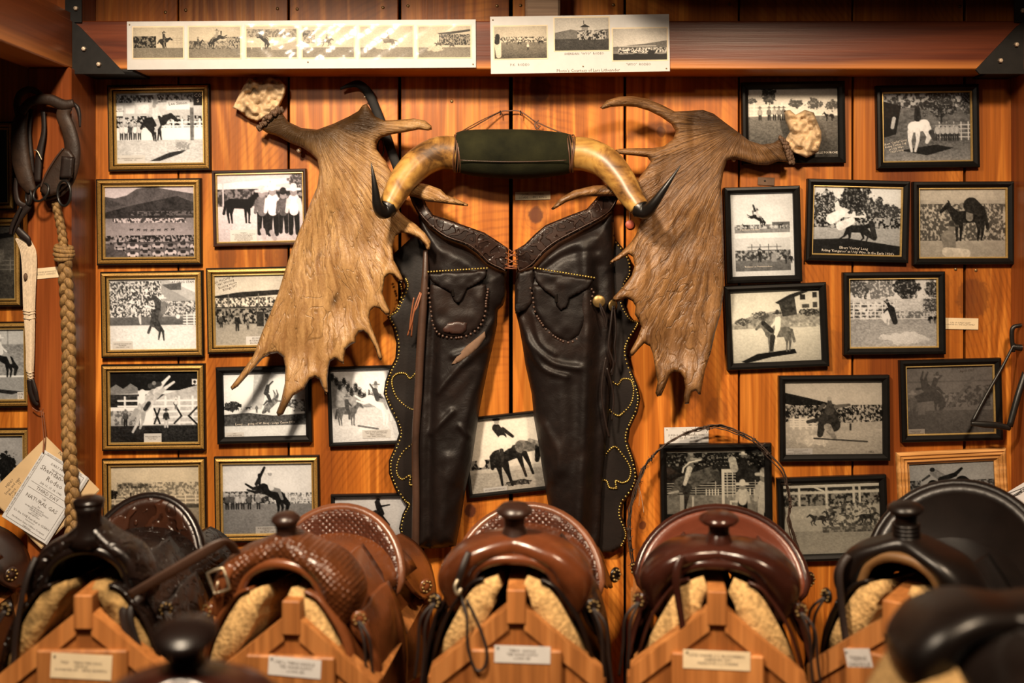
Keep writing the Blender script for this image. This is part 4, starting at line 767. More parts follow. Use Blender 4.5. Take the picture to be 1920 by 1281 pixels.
def slab(o, ux, uz, w, h, d0, d1):
    a, _ = quad(o, ux, uz, w, h, d1); b, _ = quad(o, ux, uz, w, h, d0)
    return a+b, [(0, 1, 2, 3), (7, 6, 5, 4)]+[(i, i+4, (i+1) % 4+4, (i+1) % 4) for i in range(4)]
FR = {'gold': (13.5, 'gold'), 'black': (12.5, 'black_frame'), 'blackgold': (12.5, 'black_frame'), 'brown': (7, 'brown_frame'), 'thin': (7, 'black_frame'), 'pine': (23, 'pine_frame')}
def frame(tl, tr, bl, style, name, tint, label, cap=None, hand=None, glass='glass', base=0.0, mount=0.0):
    A, B, C = P(*tl, .012), P(*tr, .012), P(*bl, .012); ux = (B-A); w = ux.length; ux.normalize(); h = (C-A).length; uz = Vector((-ux.z, 0, ux.x))
    o = A+ux*w/2-uz*h/2; o.y = -base
    r = empty('picture_frame', o-uz*h/2, label, 'picture frame', 'framed rodeo photographs on the plank wall')
    px, mk = FR[style]; mw = px*S(.012)
    mo = obj('moulding', *ring(PROF[{'blackgold': 'black', 'brown': 'thin'}.get(style, style)], w, h, mw, o, ux, uz), M[mk], r, smooth=False)
    if style == 'gold':                       # outer edge blackened as a shadow gap; hollow also black
        mo.data.materials.append(M['black_frame'])
        for i in list(range(12))+list(range(24, 28)): mo.data.polygons[i].material_index = 1
    wi, hi = w-2*mw, h-2*mw
    if style in ('blackgold', 'brown', 'gold'):
        lw = (2.6 if style != 'gold' else 2.2)*S(0); obj('inner_lip', *ring([(0, .0085), (0, .0125), (.5, .0128), (1, .009), (1, .005)], wi+lw*.4, hi+lw*.4, lw, o, ux, uz), M['gold_lip'], r, smooth=False)
    obj('backing', *slab(o, ux, uz, w-mw, h-mw, .002, .0048), M['backing'], r, smooth=False)
    ro = np.array(rootloc(r)); wo, ho = wi+.004, hi+.004
    if mount:
        obj('mount', *quad(o, ux, uz, wo, ho, .0052), M['card_white'], r, smooth=False); wo -= mount*2*S(0); ho -= mount*2*S(0)
    link('photograph', print_mesh(name, tint, np.array(o-Vector(ro))+np.array((0, -.0055, 0)), ux, uz, wo, ho), M['photo'], r)
    obj('glass', *quad(o, ux, uz, wi+.002, hi+.002, .0085), M[glass], r, smooth=False)
    if cap:                                   # typed slip: u, v of its middle (0..1 from top left), width, height in px, text
        u, v, cw, ch, txt = cap; q = o+ux*((u-.5)*wi)+uz*((.5-v)*hi); k = S(.012)
        s = obj('caption_slip', *slab(q, ux, uz, cw*k, ch*k, .0057, .0062), M['card_white'], r, smooth=False)
        text(txt, s, q+Vector((0, -.0065, 0)), ux, uz, cw*k*.86, ch*k*.74, M['ink_soft'])
    for hnd in (hand or []):                  # handwriting or numerals on the print
        u, v, cw, ch, txt, mk2, ang = hnd; q = o+ux*((u-.5)*wi)+uz*((.5-v)*hi); k = S(.012); a = math.radians(ang)
        text(txt, r, q+Vector((0, -.0062, 0)), ux*math.cos(a)+uz*math.sin(a), uz*math.cos(a)-ux*math.sin(a), cw*k, ch*k, M[mk2], 'handwriting')
    return r
G, B_, BG = 'gold', 'black', 'blackgold'
frame((201, 160), (393, 157), (206, 322), G, 'chute_jump', 'bw', 'gold framed photo of dark horse dropping before a sign-covered grandstand', (.16, .93, 55, 15, 'BILL LINDERMAN ON "CHICAGO"\nCHEYENNE   1951'), [(.71, .16, 34, 15, 'Lee Simon', 'ink', 3), (.94, .09, 14, 26, 'CO\nS', 'ink_white', 0), (.045, .245, 16, 9, 'NEW\nPACKING', 'ink', 2)])
frame((180, 336), (377, 334), (184, 498), G, 'valley_view', 'purple', 'gold framed purple-toned view of rodeo field with parked cars and mountains')
frame((188, 510), (380, 507), (193, 672), G, 'rearing', 'bw', 'gold framed photo of horse rearing upright before a packed stadium', (.15, .93, 38, 16, 'GEORGE WILLIAMS ON\n"RAMBLER"\nSAN DIEGO   1962'), [(.84, .035, 52, 10, 'MARTY WOOD ON  \nAT CALG. STAM.', 'ink', 0)])
frame((190, 684), (384, 682), (196, 846), G, 'night_bronc', 'bw', 'gold framed dark photo of pale horse kicking high above white chute gates', (.48, .93, 33, 17, 'HAROLD PYEBURN ON\n"ROUSTABOUT"\nN.Y.  1950'), [(.955, .165, 5, 8, '5', 'ink', 0)])
frame((191, 861), (386, 858), (196, 1023), G, 'railing', 'sepia', 'gold framed sepia photo of empty white rails, half hidden behind saddle cantle')
frame((397, 320), (574, 316), (402, 463), 'brown', 'cowboys_group', 'purple', 'thin brown framed photo of dark horse beside four men in hats', (.30, .92, 50, 27, '"TIPPERARY"\nSID VORRIS HIS LITTLE GIRL. HER TRUE\nCHARACTER STANDS BEHIND\nWILSON & TAKING CAMPUS.\nTWO OF MANY BESIDES WERE\n"BIT THE DUST" PERSON KATHY\nSTANDS IN THE BACK)'))
frame((386, 503), (577, 499), (390, 664), G, 'grandstand', 'warm', 'gold framed photo of wooden grandstand partly hidden by pale antler', (.50, .93, 48, 16, 'ED MCDERM\nBUCKING HORSE\nBILLINGS MONT.'), [(.14, .13, 50, 24, 'Ed. McCarty  &\n1981 Winning\n   Bucking Horse\n      Billings, MT', 'ink_soft', 18)])
frame((405, 689), (583, 685), (411, 833), B_, 'runaway', 'cool', 'black framed photo of galloping bronc in dust behind the antler tine', (.12, .965, 36, 8, '1920\nLOVEY BREWSTER'), [(.50, .80, 112, 8, 'Lovey ....  going of W. Brug - Ledge Canon 1920', 'ink_white', 1)])
frame((401, 857), (598, 854), (407, 1018), G, 'high_kick', 'bw', 'gold framed photo of bucking horse kicking hind legs high in arena', (.49, .94, 43, 13, 'BUD LINDERMAN ON\n"TRICKY"\nRED BLUFF  1947'))
frame((612, 689), (790, 683), (607, 838), 'thin', 'hill_buck', 'bw', 'thin black framed photo of white bucking horse below a pine hill', (.50, .90, 53, 16, 'HAROLD WILEY FANNING INC.\nTHE GROUP WITH TIM AND\nPERRY CARROLL\n1920 - KIRBY, MONTANA'))
frame((620, 928), (793, 925), (622, 1047), 'thin', 'flyer', 'bw', 'thin black framed photo of rider thrown into the air, behind chap hem')
frame((863, 786), (1043, 766), (872, 936), 'thin', 'posed_buck', 'warm', 'tilted black framed photo of rider on dark horse between the chap legs', (.26, .97, 44, 8, 'HUGH FREDERICKS'))
frame((1390, 155), (1583, 152), (1392, 309), B_, 'corral', 'warm', 'black framed photo of rail corral behind the skull end of brown antler', None, [(.87, .935, 42, 5, 'BELLE FOURCHE', 'ink_white', 0)])
frame((1642, 161), (1834, 158), (1645, 317), BG, 'white_bronc', 'bw', 'black framed photo of white bronc among dark trees, handwriting at its side', None, [(.15, .78, 48, 22, "Elbert 'Curley' Long\nRiding Turkey Leg\nat Ucly Wyo\n1920's long", 'ink_white', 12)])
frame((1357, 352), (1499, 348), (1362, 532), B_, 'double', 'cool', 'upright black frame holding two small bronc prints on pale mount', None, [(.30, .44, 40, 3, '(1) BRONCHO THE FINEST', 'ink_white', 0), (.42, .885, 52, 3, '"Romance" on Thunderbird Rose', 'ink_white', 0)])
frame((1514, 335), (1706, 340), (1511, 489), BG, 'trees_fall', 'cool', 'black framed photo of falling bronc beneath leafy trees, white handwriting', None, [(.52, .93, 140, 13, "Elbert 'Curley' Long\n         Riding 'Kangaroo' at Ucly Wyo. In the Early 1920's", 'ink_white', -2)])
frame((1711, 341), (1901, 340), (1708, 497), BG, 'saddled_horse', 'warm', 'black framed photo of saddled horse standing over a kneeling cowboy')
frame((1357, 537), (1548, 529), (1361, 695), B_, 'house_rider', 'olive', 'tilted black framed photo of rider halted below a large hillside house')
frame((1580, 511), (1771, 509), (1581, 666), BG, 'pinto', 'bw', 'black framed photo of spotted bronc in bright dust beside typed paper slip')
frame((1460, 705), (1667, 703), (1461, 866), B_, 'stadium_slide', 'warm', 'black framed photo of bronc sliding in dust under a long stadium roof', (.13, .965, 54, 13, 'PRINTED BY DOUG & FAYE\nFREDERICKS\nDONATED BY: JOHN FREDERICKS'), [(.885, .975, 13, 4, '1951', 'ink', 0)])
frame((1686, 676), (1876, 671), (1691, 830), BG, 'gray_bronc', 'bw', 'black framed bronc photo with painted grey glare behind the hanging iron loop', (.10, .96, 34, 12, 'BRAHMA SNARLER\nTOUGH LUCK\nBICKINGHAM COLLECTION'), [(.70, .06, 56, 14, 'Property of Morrison\nApril 1907', 'ink_soft', 4)], 'glare_glass')
frame((1681, 850), (1886, 840), (1689, 1003), 'pine', 'silhouette_kick', 'cool', 'ridged natural pine frame with photo of bronc and rider flung backward')
frame((1237, 834), (1446, 831), (1239, 992), B_, 'bull_five', 'olive', 'black framed arena photo of bull rider beside chute five, under barbed wire', (.065, .955, 12, 7, '1976'))
frame((1456, 897), (1661, 890), (1462, 1055), B_, 'stampede', 'olive', 'black framed photo of stampeding herd before white gates, beside barbed wire')
for (x1, y0, y1, nm, tn, lb, cp) in [(27, 228, 396, 'dark_window', 'bw', 'gold frame with almost black picture beside the harness top', None), (40, 408, 577, 'photo_branch', 'warm', 'gold framed dim photo with dark branch beside the cotton cinch', [(.90, .88, 30, 20, 'Pho\n219', 'ink', 0)]),
                                     (58, 603, 766, 'side_bronc', 'cool', 'gold framed photo of dark bronc beside the cinch lower end', None), (56, 803, 958, 'rough_rider', 'bw', 'gold framed photo of shaggy dark horse behind the hanging programme', None)]:
    f_ = frame((x1-193, y0+2), (x1, y0), (x1-191, y1), G, nm, tn, lb, (.945, .94, 12, 14, 'ON\n26') if nm in ('side_bronc', 'rough_rider') else None, cp)
# ------------------------------------------------------------------ photo boards on the ledger beam
def board(tl, tr, bl, label, photos, notes, sleeve):
    d = .1405; A, B, C = P(*tl, d), P(*tr, d), P(*bl, d); ux = B-A; w_ = ux.length; ux.normalize(); h_ = (C-A).length; uz = Vector((-ux.z, 0, ux.x)); o = A+ux*w_/2-uz*h_/2; o.y = 0
    r = empty('photo_board', Vector((o.x, -d, o.z-h_/2)), label, 'photo board')
    obj('board', *slab(o, ux, uz, w_, h_, d, d+.004), M['card_white'], r, smooth=False)
    for (x0, y0, x1, y1, nm, tn) in photos:
        q = (P(x0, y0, d)+P(x1, y1, d))/2; q.y = 0; pw = (x1-x0)*S(d); ph = (y1-y0)*S(d)
        obj('photo_border', *slab(q, ux, uz, pw+.006, ph+.006, d+.0041, d+.0045), M['card_cream'], r, smooth=False)
        link('photograph', print_mesh(nm, tn, np.array(q-rootloc(r))+np.array((0, -d-.0048, 0)), ux, uz, pw, ph), M['photo'], r)
        if sleeve:                                  # rippled clear sleeve over each print
            n = 12; G_ = [[q+ux*((i/n-.5)*(pw+.012))+uz*((j/n-.5)*(ph+.012))+Vector((0, -d-.0062-.0012*math.sin(i*1.3+x0)*math.sin(j*1.1+x0), 0)) for j in range(n+1)] for i in range(n+1)]
            vv = [p for row in G_ for p in row]; obj('plastic_sleeve', vv, [(i*(n+1)+j, (i+1)*(n+1)+j, (i+1)*(n+1)+j+1, i*(n+1)+j+1) for i in range(n) for j in range(n)], M['plastic'], r)
    for (x, y, ww, hh, s) in notes:
        text(s, r, P(x, y, d)+Vector((0, -.0044, 0)), ux, uz, ww*S(d), hh*S(d), M['ink_soft'], 'handwriting')
    for (x, y) in [(tl[0]+5, tl[1]+6), (tr[0]-5, bl[1]-10), (tl[0]+int((tr[0]-tl[0])*.52), bl[1]-14)]:
        obj('tack', *xf(lathe([(.0001, .002), (.0016, .0018), (.002, 0)], 8, 'y'), P(x, y, d)+Vector((0, -.0046, 0))), M['screw'], r)
board((239, 41), (892, 37), (240, 131), 'long white board of six sepia rodeo photos in plastic sleeves', [(251, 52, 344, 109, 'strip1', 'sepia'), (355, 51, 451, 109, 'strip2', 'sepia'), (463, 50, 557, 108, 'strip3', 'sepia'), (568, 50, 664, 108, 'strip4', 'sepia'), (676, 50, 774, 108, 'strip5', 'sepia'), (785, 50, 882, 108, 'strip6', 'sepia')], [], True)
board((919, 32), (1254, 27), (921, 139), 'shorter white board with three captioned rodeo photos and handwriting', [(927, 50, 1025, 110, 'strip7', 'sepia'), (1040, 34, 1141, 95, 'strip8', 'warm'), (1149, 54, 1250, 113, 'strip9', 'warm')],
      [(975, 122, 36, 6, 'P.K.  RODEO'), (1095, 101, 74, 6, 'SHERIDAN  "WYO"  RODEO'), (1197, 121, 46, 6, '"WYO"  RODEO'), (1103, 133, 118, 8, "Photo's Courtesy of Lars Litheander")], False)
# ------------------------------------------------------------------ typed label cards
def card(px, py, w_, h_, d, txt, label, ang=0, mat='card_cream', ink='ink_soft', pins=True, thick=.0008, share=.82):
    k = S(d); a = math.radians(ang); ux = Vector((math.cos(a), 0, -math.sin(a))); uz = Vector((math.sin(a), 0, math.cos(a))); q = P(px, py, d); q.y = 0
    r = empty('label_card', P(px, py, d)-uz*(h_*k/2), label, 'label')
    obj('card', *slab(q, ux, uz, w_*k, h_*k, d, d+thick), M[mat], r, smooth=False)
    text(txt, r, P(px, py, d)+Vector((0, -thick-.0003, 0)), ux, uz, w_*k*share, h_*k*.66, M[ink])
    if pins:
        obj('pin', *xf(lathe([(.0001, .0016), (.0014, .0012), (.0015, 0)], 8, 'y'), P(px, py, d)+Vector((0, -thick, 0))-ux*(w_*k*.44)+uz*(h_*k*.36)), M['screw'], r)
    return r
card(999, 367, 66, 15, .002, '2618L:    HORNS\nLOAN:     BILL KING', 'small typed label pinned below the steer horns', -1, pins=False)
card(1287, 816, 83, 30, .002, '216BK\nSUPER ROUND BARBED WIRE\nDONATED BY:   BOB ROSS', 'typed label behind the barbed wire loop above a frame', -1, 'card_white')
card(1800, 607, 68, 21, .002, 'GUN OF CURLEY LILLEY\nDONATED BY: THE LILLEY FAMILY', 'typed paper slip sticking out beside the spotted bronc photo', 1, pins=False)
card(86, 512, 48, 20, .171, "GEORGE JENNINGS'S\nBRONCO HARNESS", 'cream typed label tacked to the post between cinch and rope', -5)
sc_ = empty('card_scrap', P(1436, 347, .002), 'tan card scrap tacked to planks above the upright double frame', 'card'); obj('card', *slab(Vector((P(1436, 340).x, 0, P(0, 340).z)), Vector((1, 0, -.05)).normalized(), Vector((.05, 0, 1)).normalized(), .045, .021, .002, .003), M['suede'], sc_, smooth=False); obj('tack', *xf(lathe([(.0001, .003), (.0022, .0026), (.0025, 0)], 8, 'y'), P(1434, 339, .003)), M['iron'], sc_)
rt = empty('round_tag', P(1181, 430, .01), 'small round red tag hanging on string beside the belt end', 'tag'); obj('disc', *xf(lathe([(.0001, .003), (.011, .0028), (.0125, .0012), (.0125, 0)], 20, 'y'), P(1181, 421, .004)), M['red_tag'], rt); obj('string', *tube([P(1181, 414, .006), P(1180, 400, .006), P(1178, 385, .002)], .0008, 6), M['cotton'], rt)
for (px, py, lb) in [(565, 284, 'steel screw head under the pale antler stem'), (1371, 301, 'steel screw head under the brown antler stem')]:
    s = obj('screw_peg', *xf(lathe([(.0001, .040), (.004, .039), (.0062, .036), (.0064, .033), (.0028, .0325), (.0028, -.0005)], 14, 'y'), P(px, py, 0)), M['bolt']); tag(s, lb, 'screw')
# ------------------------------------------------------------------ black iron hook behind the pale antler
hk = empty('iron_hook', P(735, 330, .01), 'black curved iron hook strap rising behind the pale antler', 'hook')
hp = catmull([P(638, 167, .03), P(652, 161, .03), P(672, 158, .028), P(690, 174, .024), P(706, 208, .02), P(722, 250, .018), P(740, 300, .016), P(752, 335, .014)], 8)
obj('strap', *tube(hp, [.003, .006, .011, .0125, .0125, .0125, .0125, .012], 12, .3, (0, 1, 0)), M['steel'], hk)
obj('rivet', *xf(lathe([(.0001, .003), (.0022, .0025), (.003, 0)], 10, 'y'), P(684, 182, .029)), M['nickel'], hk)
obj('ring', *tube([P(714+7*math.cos(t)*.8, 277+16*math.sin(t), .024) for t in np.linspace(0, 2*math.pi, 28)[:-1]], .0022, 8, closed=True), M['iron'], hk)
# ------------------------------------------------------------------ moose antlers
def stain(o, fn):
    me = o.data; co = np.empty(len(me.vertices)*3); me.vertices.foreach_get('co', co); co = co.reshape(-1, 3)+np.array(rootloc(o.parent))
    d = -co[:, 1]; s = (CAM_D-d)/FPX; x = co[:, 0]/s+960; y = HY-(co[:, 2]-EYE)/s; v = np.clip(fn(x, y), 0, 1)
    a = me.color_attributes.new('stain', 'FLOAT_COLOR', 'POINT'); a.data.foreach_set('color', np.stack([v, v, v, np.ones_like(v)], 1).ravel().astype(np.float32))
LA = [(525, 206), (540, 228), (565, 240), (595, 243), (625, 232), (655, 218), (672, 208), (679, 198), (687, 194), (694, 204), (703, 218), (720, 226), (745, 225), (775, 222), (797, 226), (809, 236), (810, 243), (803, 245), (785, 243), (760, 248), (735, 252), (715, 258), (706, 268), (706, 280), (715, 292), (725, 305), (731, 318), (740, 332), (756, 338), (778, 342), (802, 346), (826, 355), (836, 365), (858, 374), (878, 383), (877, 387), (850, 384), (820, 380), (800, 378), (783, 371), (765, 367), (750, 373), (745, 386), (750, 398), (764, 410), (780, 421), (797, 437), (808, 453), (806, 467), (801, 470), (797, 460), (786, 448), (767, 439), (752, 436), (741, 443), (736, 462), (738, 488), (746, 502), (756, 524), (753, 530), (739, 517), (730, 514), (722, 520), (719, 537), (717, 551), (723, 566), (732, 583), (730, 592), (722, 590), (712, 579), (702, 576), (694, 583), (692, 596), (697, 615), (709, 644), (717, 670), (715, 677), (710, 673), (702, 649), (690, 629), (681, 621), (673, 623), (667, 632), (667, 642), (657, 647), (648, 655), (645, 670), (645, 683), (639, 680), (628, 673), (619, 678), (616, 690), (614, 710), (615, 736), (612, 740), (605, 727), (599, 712), (590, 707), (580, 712), (570, 730), (550, 742), (541, 756), (531, 777), (521, 781), (518, 774), (527, 751), (534, 719), (535, 690), (531, 670), (520, 662), (507, 664), (492, 673), (472, 696), (446, 725), (435, 732), (432, 726), (449, 704), (475, 667), (492, 621), (507, 586), (521, 551), (535, 505), (547, 468), (559, 437), (570, 412), (582, 380), (595, 350), (599, 320), (595, 300), (582, 287), (567, 277), (542, 267), (520, 255), (500, 249), (487, 240), (505, 222)]
RA = [(1125, 202), (1138, 188), (1161, 181), (1186, 180), (1214, 185), (1242, 197), (1265, 209), (1290, 208), (1318, 206), (1338, 213), (1360, 230), (1383, 247), (1405, 264), (1428, 271), (1450, 268), (1464, 258), (1472, 270), (1477, 287), (1484, 298), (1480, 305), (1459, 303), (1439, 310), (1419, 309), (1397, 303), (1377, 298), (1363, 301), (1357, 320), (1352, 351), (1354, 385), (1356, 441), (1358, 493), (1357, 546), (1351, 589), (1341, 623), (1333, 660), (1322, 695), (1316, 727), (1314, 740), (1310, 740), (1305, 733), (1298, 735), (1294, 745), (1292, 757), (1284, 758), (1282, 745), (1285, 727), (1282, 708), (1275, 699), (1264, 697), (1256, 703), (1248, 724), (1240, 742), (1232, 744), (1229, 737), (1233, 716), (1228, 687), (1224, 663), (1219, 650), (1208, 644), (1200, 652), (1187, 667), (1180, 668), (1182, 658), (1195, 634), (1203, 612), (1195, 597), (1190, 589), (1192, 575), (1186, 565), (1174, 559), (1158, 566), (1148, 565), (1150, 557), (1168, 538), (1184, 517), (1190, 498), (1187, 482), (1179, 477), (1163, 486), (1143, 496), (1144, 490), (1166, 472), (1184, 453), (1192, 441), (1202, 413), (1206, 388), (1196, 371), (1161, 368), (1124, 368), (1090, 369), (1062, 379), (1037, 394), (1033, 392), (1051, 371), (1076, 357), (1113, 348), (1155, 346), (1190, 345), (1200, 331), (1211, 317), (1220, 303), (1214, 295), (1189, 292), (1160, 289), (1150, 283), (1160, 279), (1189, 278), (1222, 278), (1245, 274), (1262, 261), (1267, 247), (1259, 233), (1239, 219), (1217, 208), (1194, 201), (1169, 199), (1144, 201), (1130, 205)]
def antler(name, outl, mk, dep, cap, label, base, skull, burr, dark, bone_d, relief_ang):
    r = empty('moose_antler', base, label, 'antler')
    D = idw(dep, 3.0); Tk = idw(cap, 3.0)
    def rel(x, y, e):
        a = relief_ang; u = x*math.cos(a)+y*math.sin(a); v = -x*math.sin(a)+y*math.cos(a)
        k = np.clip((e-7)/14, 0, 1)
        return k*((vnoise(u/13, v/80, 3)-.5)*.008+(vnoise(u/5, v/40, 4)-.5)*.0025+(vnoise(u/60, v/90, 5)-.5)*.014)
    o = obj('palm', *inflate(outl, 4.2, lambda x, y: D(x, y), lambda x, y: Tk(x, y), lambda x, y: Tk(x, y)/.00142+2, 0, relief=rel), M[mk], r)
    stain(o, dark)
    SKo = np.array(skull, float); sd = 20+len(skull)
    vv, ff = inflate(skull, 3.2, lambda x, y: bone_d+(vnoise(x/14, y/14, 6)-.5)*.025, .013, 6, 0, relief=lambda x, y, e: (vnoise(x/7, y/7, 7)-.5)*.022+(vnoise(x/3, y/3, 8)-.5)*.006)
    obj('skull_fragment', vv, ff, M['bone'], r)
    q = catmull(burr, 5); m = MB(); rr = random.Random(4)
    for i, p in enumerate(q):                         # knobbly burr around the stem end
        for k in range(6):
            ang = rr.uniform(0, math.pi); c = P(p[0]+rr.uniform(-4, 4), p[1]+rr.uniform(-3, 3), p[2]+.018*math.sin(ang)); rad = rr.uniform(.0028, .0062)
            pv, pf = lathe([(.0001, -1), (.6, -.8), (1, 0), (.6, .8), (.0001, 1)], 7); m.add(*xf(pv and (pv, pf), c, Matrix.Diagonal((rad, rad, rad*1.2))))
    m.build('burr', M['burr'], r)
    return r
antler('l', LA, 'antler_pale', [(500, 225, .045), (560, 255, .055), (640, 240, .07), (690, 200, .105), (800, 235, .125), (650, 320, .075), (610, 430, .070), (680, 430, .075), (740, 370, .085), (875, 385, .13), (800, 460, .125), (755, 525, .11), (730, 590, .105), (712, 670, .105), (640, 560, .075), (560, 560, .075), (540, 640, .078), (436, 728, .10), (525, 775, .10), (612, 735, .10), (643, 680, .095)],
       [(500, 230, .022), (560, 255, .026), (640, 235, .022), (690, 210, .018), (780, 235, .013), (640, 320, .013), (600, 450, .011), (680, 500, .010), (740, 360, .016), (840, 370, .012), (790, 440, .013), (560, 600, .011), (440, 725, .010), (525, 770, .012), (612, 730, .008), (710, 650, .008), (640, 600, .010)],
       'pale tan moose antler hung stem up beside the cowboys group photo', P(500, 245, .02), [(436, 202), (447, 180), (457, 160), (467, 145), (480, 151), (492, 152), (505, 144), (525, 149), (537, 162), (535, 176), (530, 187), (522, 205), (508, 214), (495, 222), (482, 228), (465, 222), (447, 207)],
       [(487, 240, .045), (500, 224, .055), (514, 212, .055), (526, 205, .045)],
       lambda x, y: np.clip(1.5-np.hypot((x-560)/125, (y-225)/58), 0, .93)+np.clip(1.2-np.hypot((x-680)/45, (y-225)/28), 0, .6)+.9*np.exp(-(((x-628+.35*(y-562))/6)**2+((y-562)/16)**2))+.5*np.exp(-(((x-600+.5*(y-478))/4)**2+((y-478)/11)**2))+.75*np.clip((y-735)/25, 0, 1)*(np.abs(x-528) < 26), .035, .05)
antler('r', RA, 'antler_brown', [(1470, 285, .05), (1400, 280, .055), (1320, 240, .075), (1260, 215, .10), (1130, 200, .135), (1280, 330, .075), (1170, 285, .10), (1040, 388, .10), (1150, 357, .085), (1300, 430, .070), (1240, 450, .078), (1145, 493, .115), (1150, 562, .115), (1183, 664, .115), (1240, 740, .10), (1288, 755, .10), (1300, 560, .070), (1340, 560, .068), (1270, 640, .074)],
       [(1470, 285, .022), (1410, 290, .024), (1340, 250, .024), (1270, 220, .018), (1170, 192, .014), (1280, 340, .014), (1300, 450, .011), (1100, 360, .014), (1260, 560, .011), (1160, 480, .012), (1160, 555, .013), (1190, 650, .012), (1240, 730, .012), (1290, 750, .010), (1330, 600, .010)],
       'dark brown moose antler hung stem up beside the upright double frame', P(1400, 300, .02), [(1470, 208), (1481, 206), (1492, 215), (1509, 206), (1526, 211), (1532, 227), (1540, 247), (1540, 264), (1535, 284), (1524, 291), (1512, 296), (1495, 289), (1481, 284), (1471, 264), (1481, 247), (1473, 227)],
       [(1466, 260, .05), (1475, 275, .058), (1480, 290, .055), (1484, 303, .05)],
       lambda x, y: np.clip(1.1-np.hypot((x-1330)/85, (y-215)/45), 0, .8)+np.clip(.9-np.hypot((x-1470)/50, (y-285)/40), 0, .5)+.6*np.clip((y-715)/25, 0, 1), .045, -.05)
# ------------------------------------------------------------------ steer horns with velvet middle
sh = empty('steer_horns', P(965, 330, .02), 'polished yellow steer horns with black tips and dark green velvet middle', 'horns')
vp = catmull([P(855, 284, .092), P(900, 287, .095), P(960, 289, .097), P(1020, 289, .095), P(1072, 288, .092)], 8)
obj('velvet_wrap', *tube(vp, [.050, .057, .061, .063, .0645, .065, .065, .063, .060, .056, .049], 30, .92, (0, 1, 0)), M['velvet'], sh)
obj('seam', *tube([P(858+x, 300+3.5*math.sin(x/210*math.pi), .147+.009*math.sin(x/210*math.pi)) for x in range(4, 208, 8)], .0011, 6), M['chap_edge'], sh)
for (sd, pts, tip, nm) in [(-1, [(858, 288, .095), (825, 287, .10), (790, 303, .115), (760, 332, .14), (742, 362, .165), (728, 388, .185)], [(728, 388, .185), (717, 396, .20), (708, 385, .222), (704, 358, .235), (700, 330, .24), (696, 306, .24)], 'l'),
                           (1, [(1068, 288, .095), (1100, 290, .10), (1135, 305, .115), (1163, 335, .14), (1182, 366, .165), (1199, 390, .185)], [(1199, 390, .185), (1212, 395, .20), (1225, 383, .222), (1243, 358, .235), (1259, 335, .24), (1276, 310, .24)], 'r')]:
    obj('horn', *tube(catmull([P(*p) for p in pts], 10), [.044, .0445, .044, .0425, .041, .038, .035, .032, .0285, .0255], 28), M['horn'], sh)
    obj('horn_tip', *tube(catmull([P(*p) for p in tip], 8), [.0262, .0225, .018, .014, .011, .0085, .006, .0035, .0008], 20), M['horn_tip'], sh)
for (cx, k) in [(853, 1), (1074, -1)]:
    m = MB()
    for j in range(4):
        c = P(cx+j*3.0*k, 288, .095); m.add(*tube([c+Vector((.003*math.sin(t*2+j), -.047*math.cos(t), .0495*math.sin(t))) for t in np.linspace(0, 2*math.pi, 40)[:-1]], .0017, 6, closed=True))
    m.build('cord_binding', M['cord'], sh)
m = MB(); m.add(*tube(catmull([P(855, 250, .09), P(882, 241, .06), P(905, 228, .035), P(938, 210, .018), P(955, 208, .016), P(975, 209, .018), P(1000, 226, .035), P(1010, 236, .045)], 8), .0018, 7)); m.add(*tube(catmull([P(1000, 226, .037), P(1030, 240, .06), P(1060, 252, .085), P(1072, 262, .12)], 8), .0018, 7)); m.add(*tube(catmull([P(1010, 226, .036), P(1003, 232, .04), P(1006, 242, .042), P(1013, 236, .04)], 6), .002, 7)); m.add(*tube(catmull([P(858, 251, .088), P(880, 238, .062), P(906, 224, .037), P(938, 209, .02)], 8), .0014, 7))
m.build('hanging_cord', M['cord'], sh)
for px, sd_ in ((938, 'smooth'), (976, 'knotted')):
    nl = obj('nail', *tube([P(px, 208, .0), P(px, 209, .022), P(px, 216, .024)], .0016, 8), M['iron']); tag(nl, 'bent nail carrying the %s side of the horn cord' % sd_, 'nail', 'nails above the horns')
# ------------------------------------------------------------------ batwing chaps
cp = empty('leather_chaps', P(958, 510, .03), 'dark brown batwing chaps with brass studs, hung over planks', 'chaps')
def leg_depth(base, amp):
    return lambda x, y: base
FOLDS = [([(915, 640), (860, 690), (820, 735)], 7, .010), ([(926, 600), (890, 650), (850, 668)], 6, .008), ([(808, 812), (830, 790), (848, 772)], 6, .009), ([(862, 800), (880, 818), (892, 818)], 5, .007), ([(905, 700), (880, 760), (870, 830), (850, 900)], 12, .009), ([(840, 860), (832, 940), (826, 1020)], 12, .008),
         ([(818, 520), (812, 650), (806, 800), (804, 1020)], 9, -.016), ([(975, 600), (1000, 650), (1040, 682), (1085, 690)], 7, .011), ([(985, 640), (1018, 690), (1062, 706)], 6, .010), ([(1000, 590), (1012, 640), (1040, 664)], 5, .006), ([(1010, 500), (1060, 462), (1118, 446)], 10, .008), ([(1000, 520), (1060, 480), (1118, 470)], 7, -.006),
         ([(1097, 470), (1102, 600), (1098, 700), (1095, 850), (1085, 1000)], 13, .014), ([(1120, 500), (1124, 650), (1116, 850), (1110, 1000)], 12, -.014), ([(1020, 800), (1045, 850), (1040, 900)], 9, .007), ([(1055, 720), (1060, 800), (1052, 880)], 14, .007), ([(830, 470), (870, 490), (900, 520)], 10, .006)]
def wr(x, y, e):
    r = (vnoise(x/45, y/150, 1)-.5)*.010+(vnoise((x+y)/24, (y-x)/60, 2)-.5)*.004+(vnoise(x/6, y/9, 5)-.5)*.0008
    for pl, w_, a_ in FOLDS: r = r+a_*np.exp(-(segdist(catmull(pl, 5), x, y, False)/w_)**2)
    return r
flat_back = lambda lvl: (lambda x, y, e, dm, th: np.full(len(x), lvl))
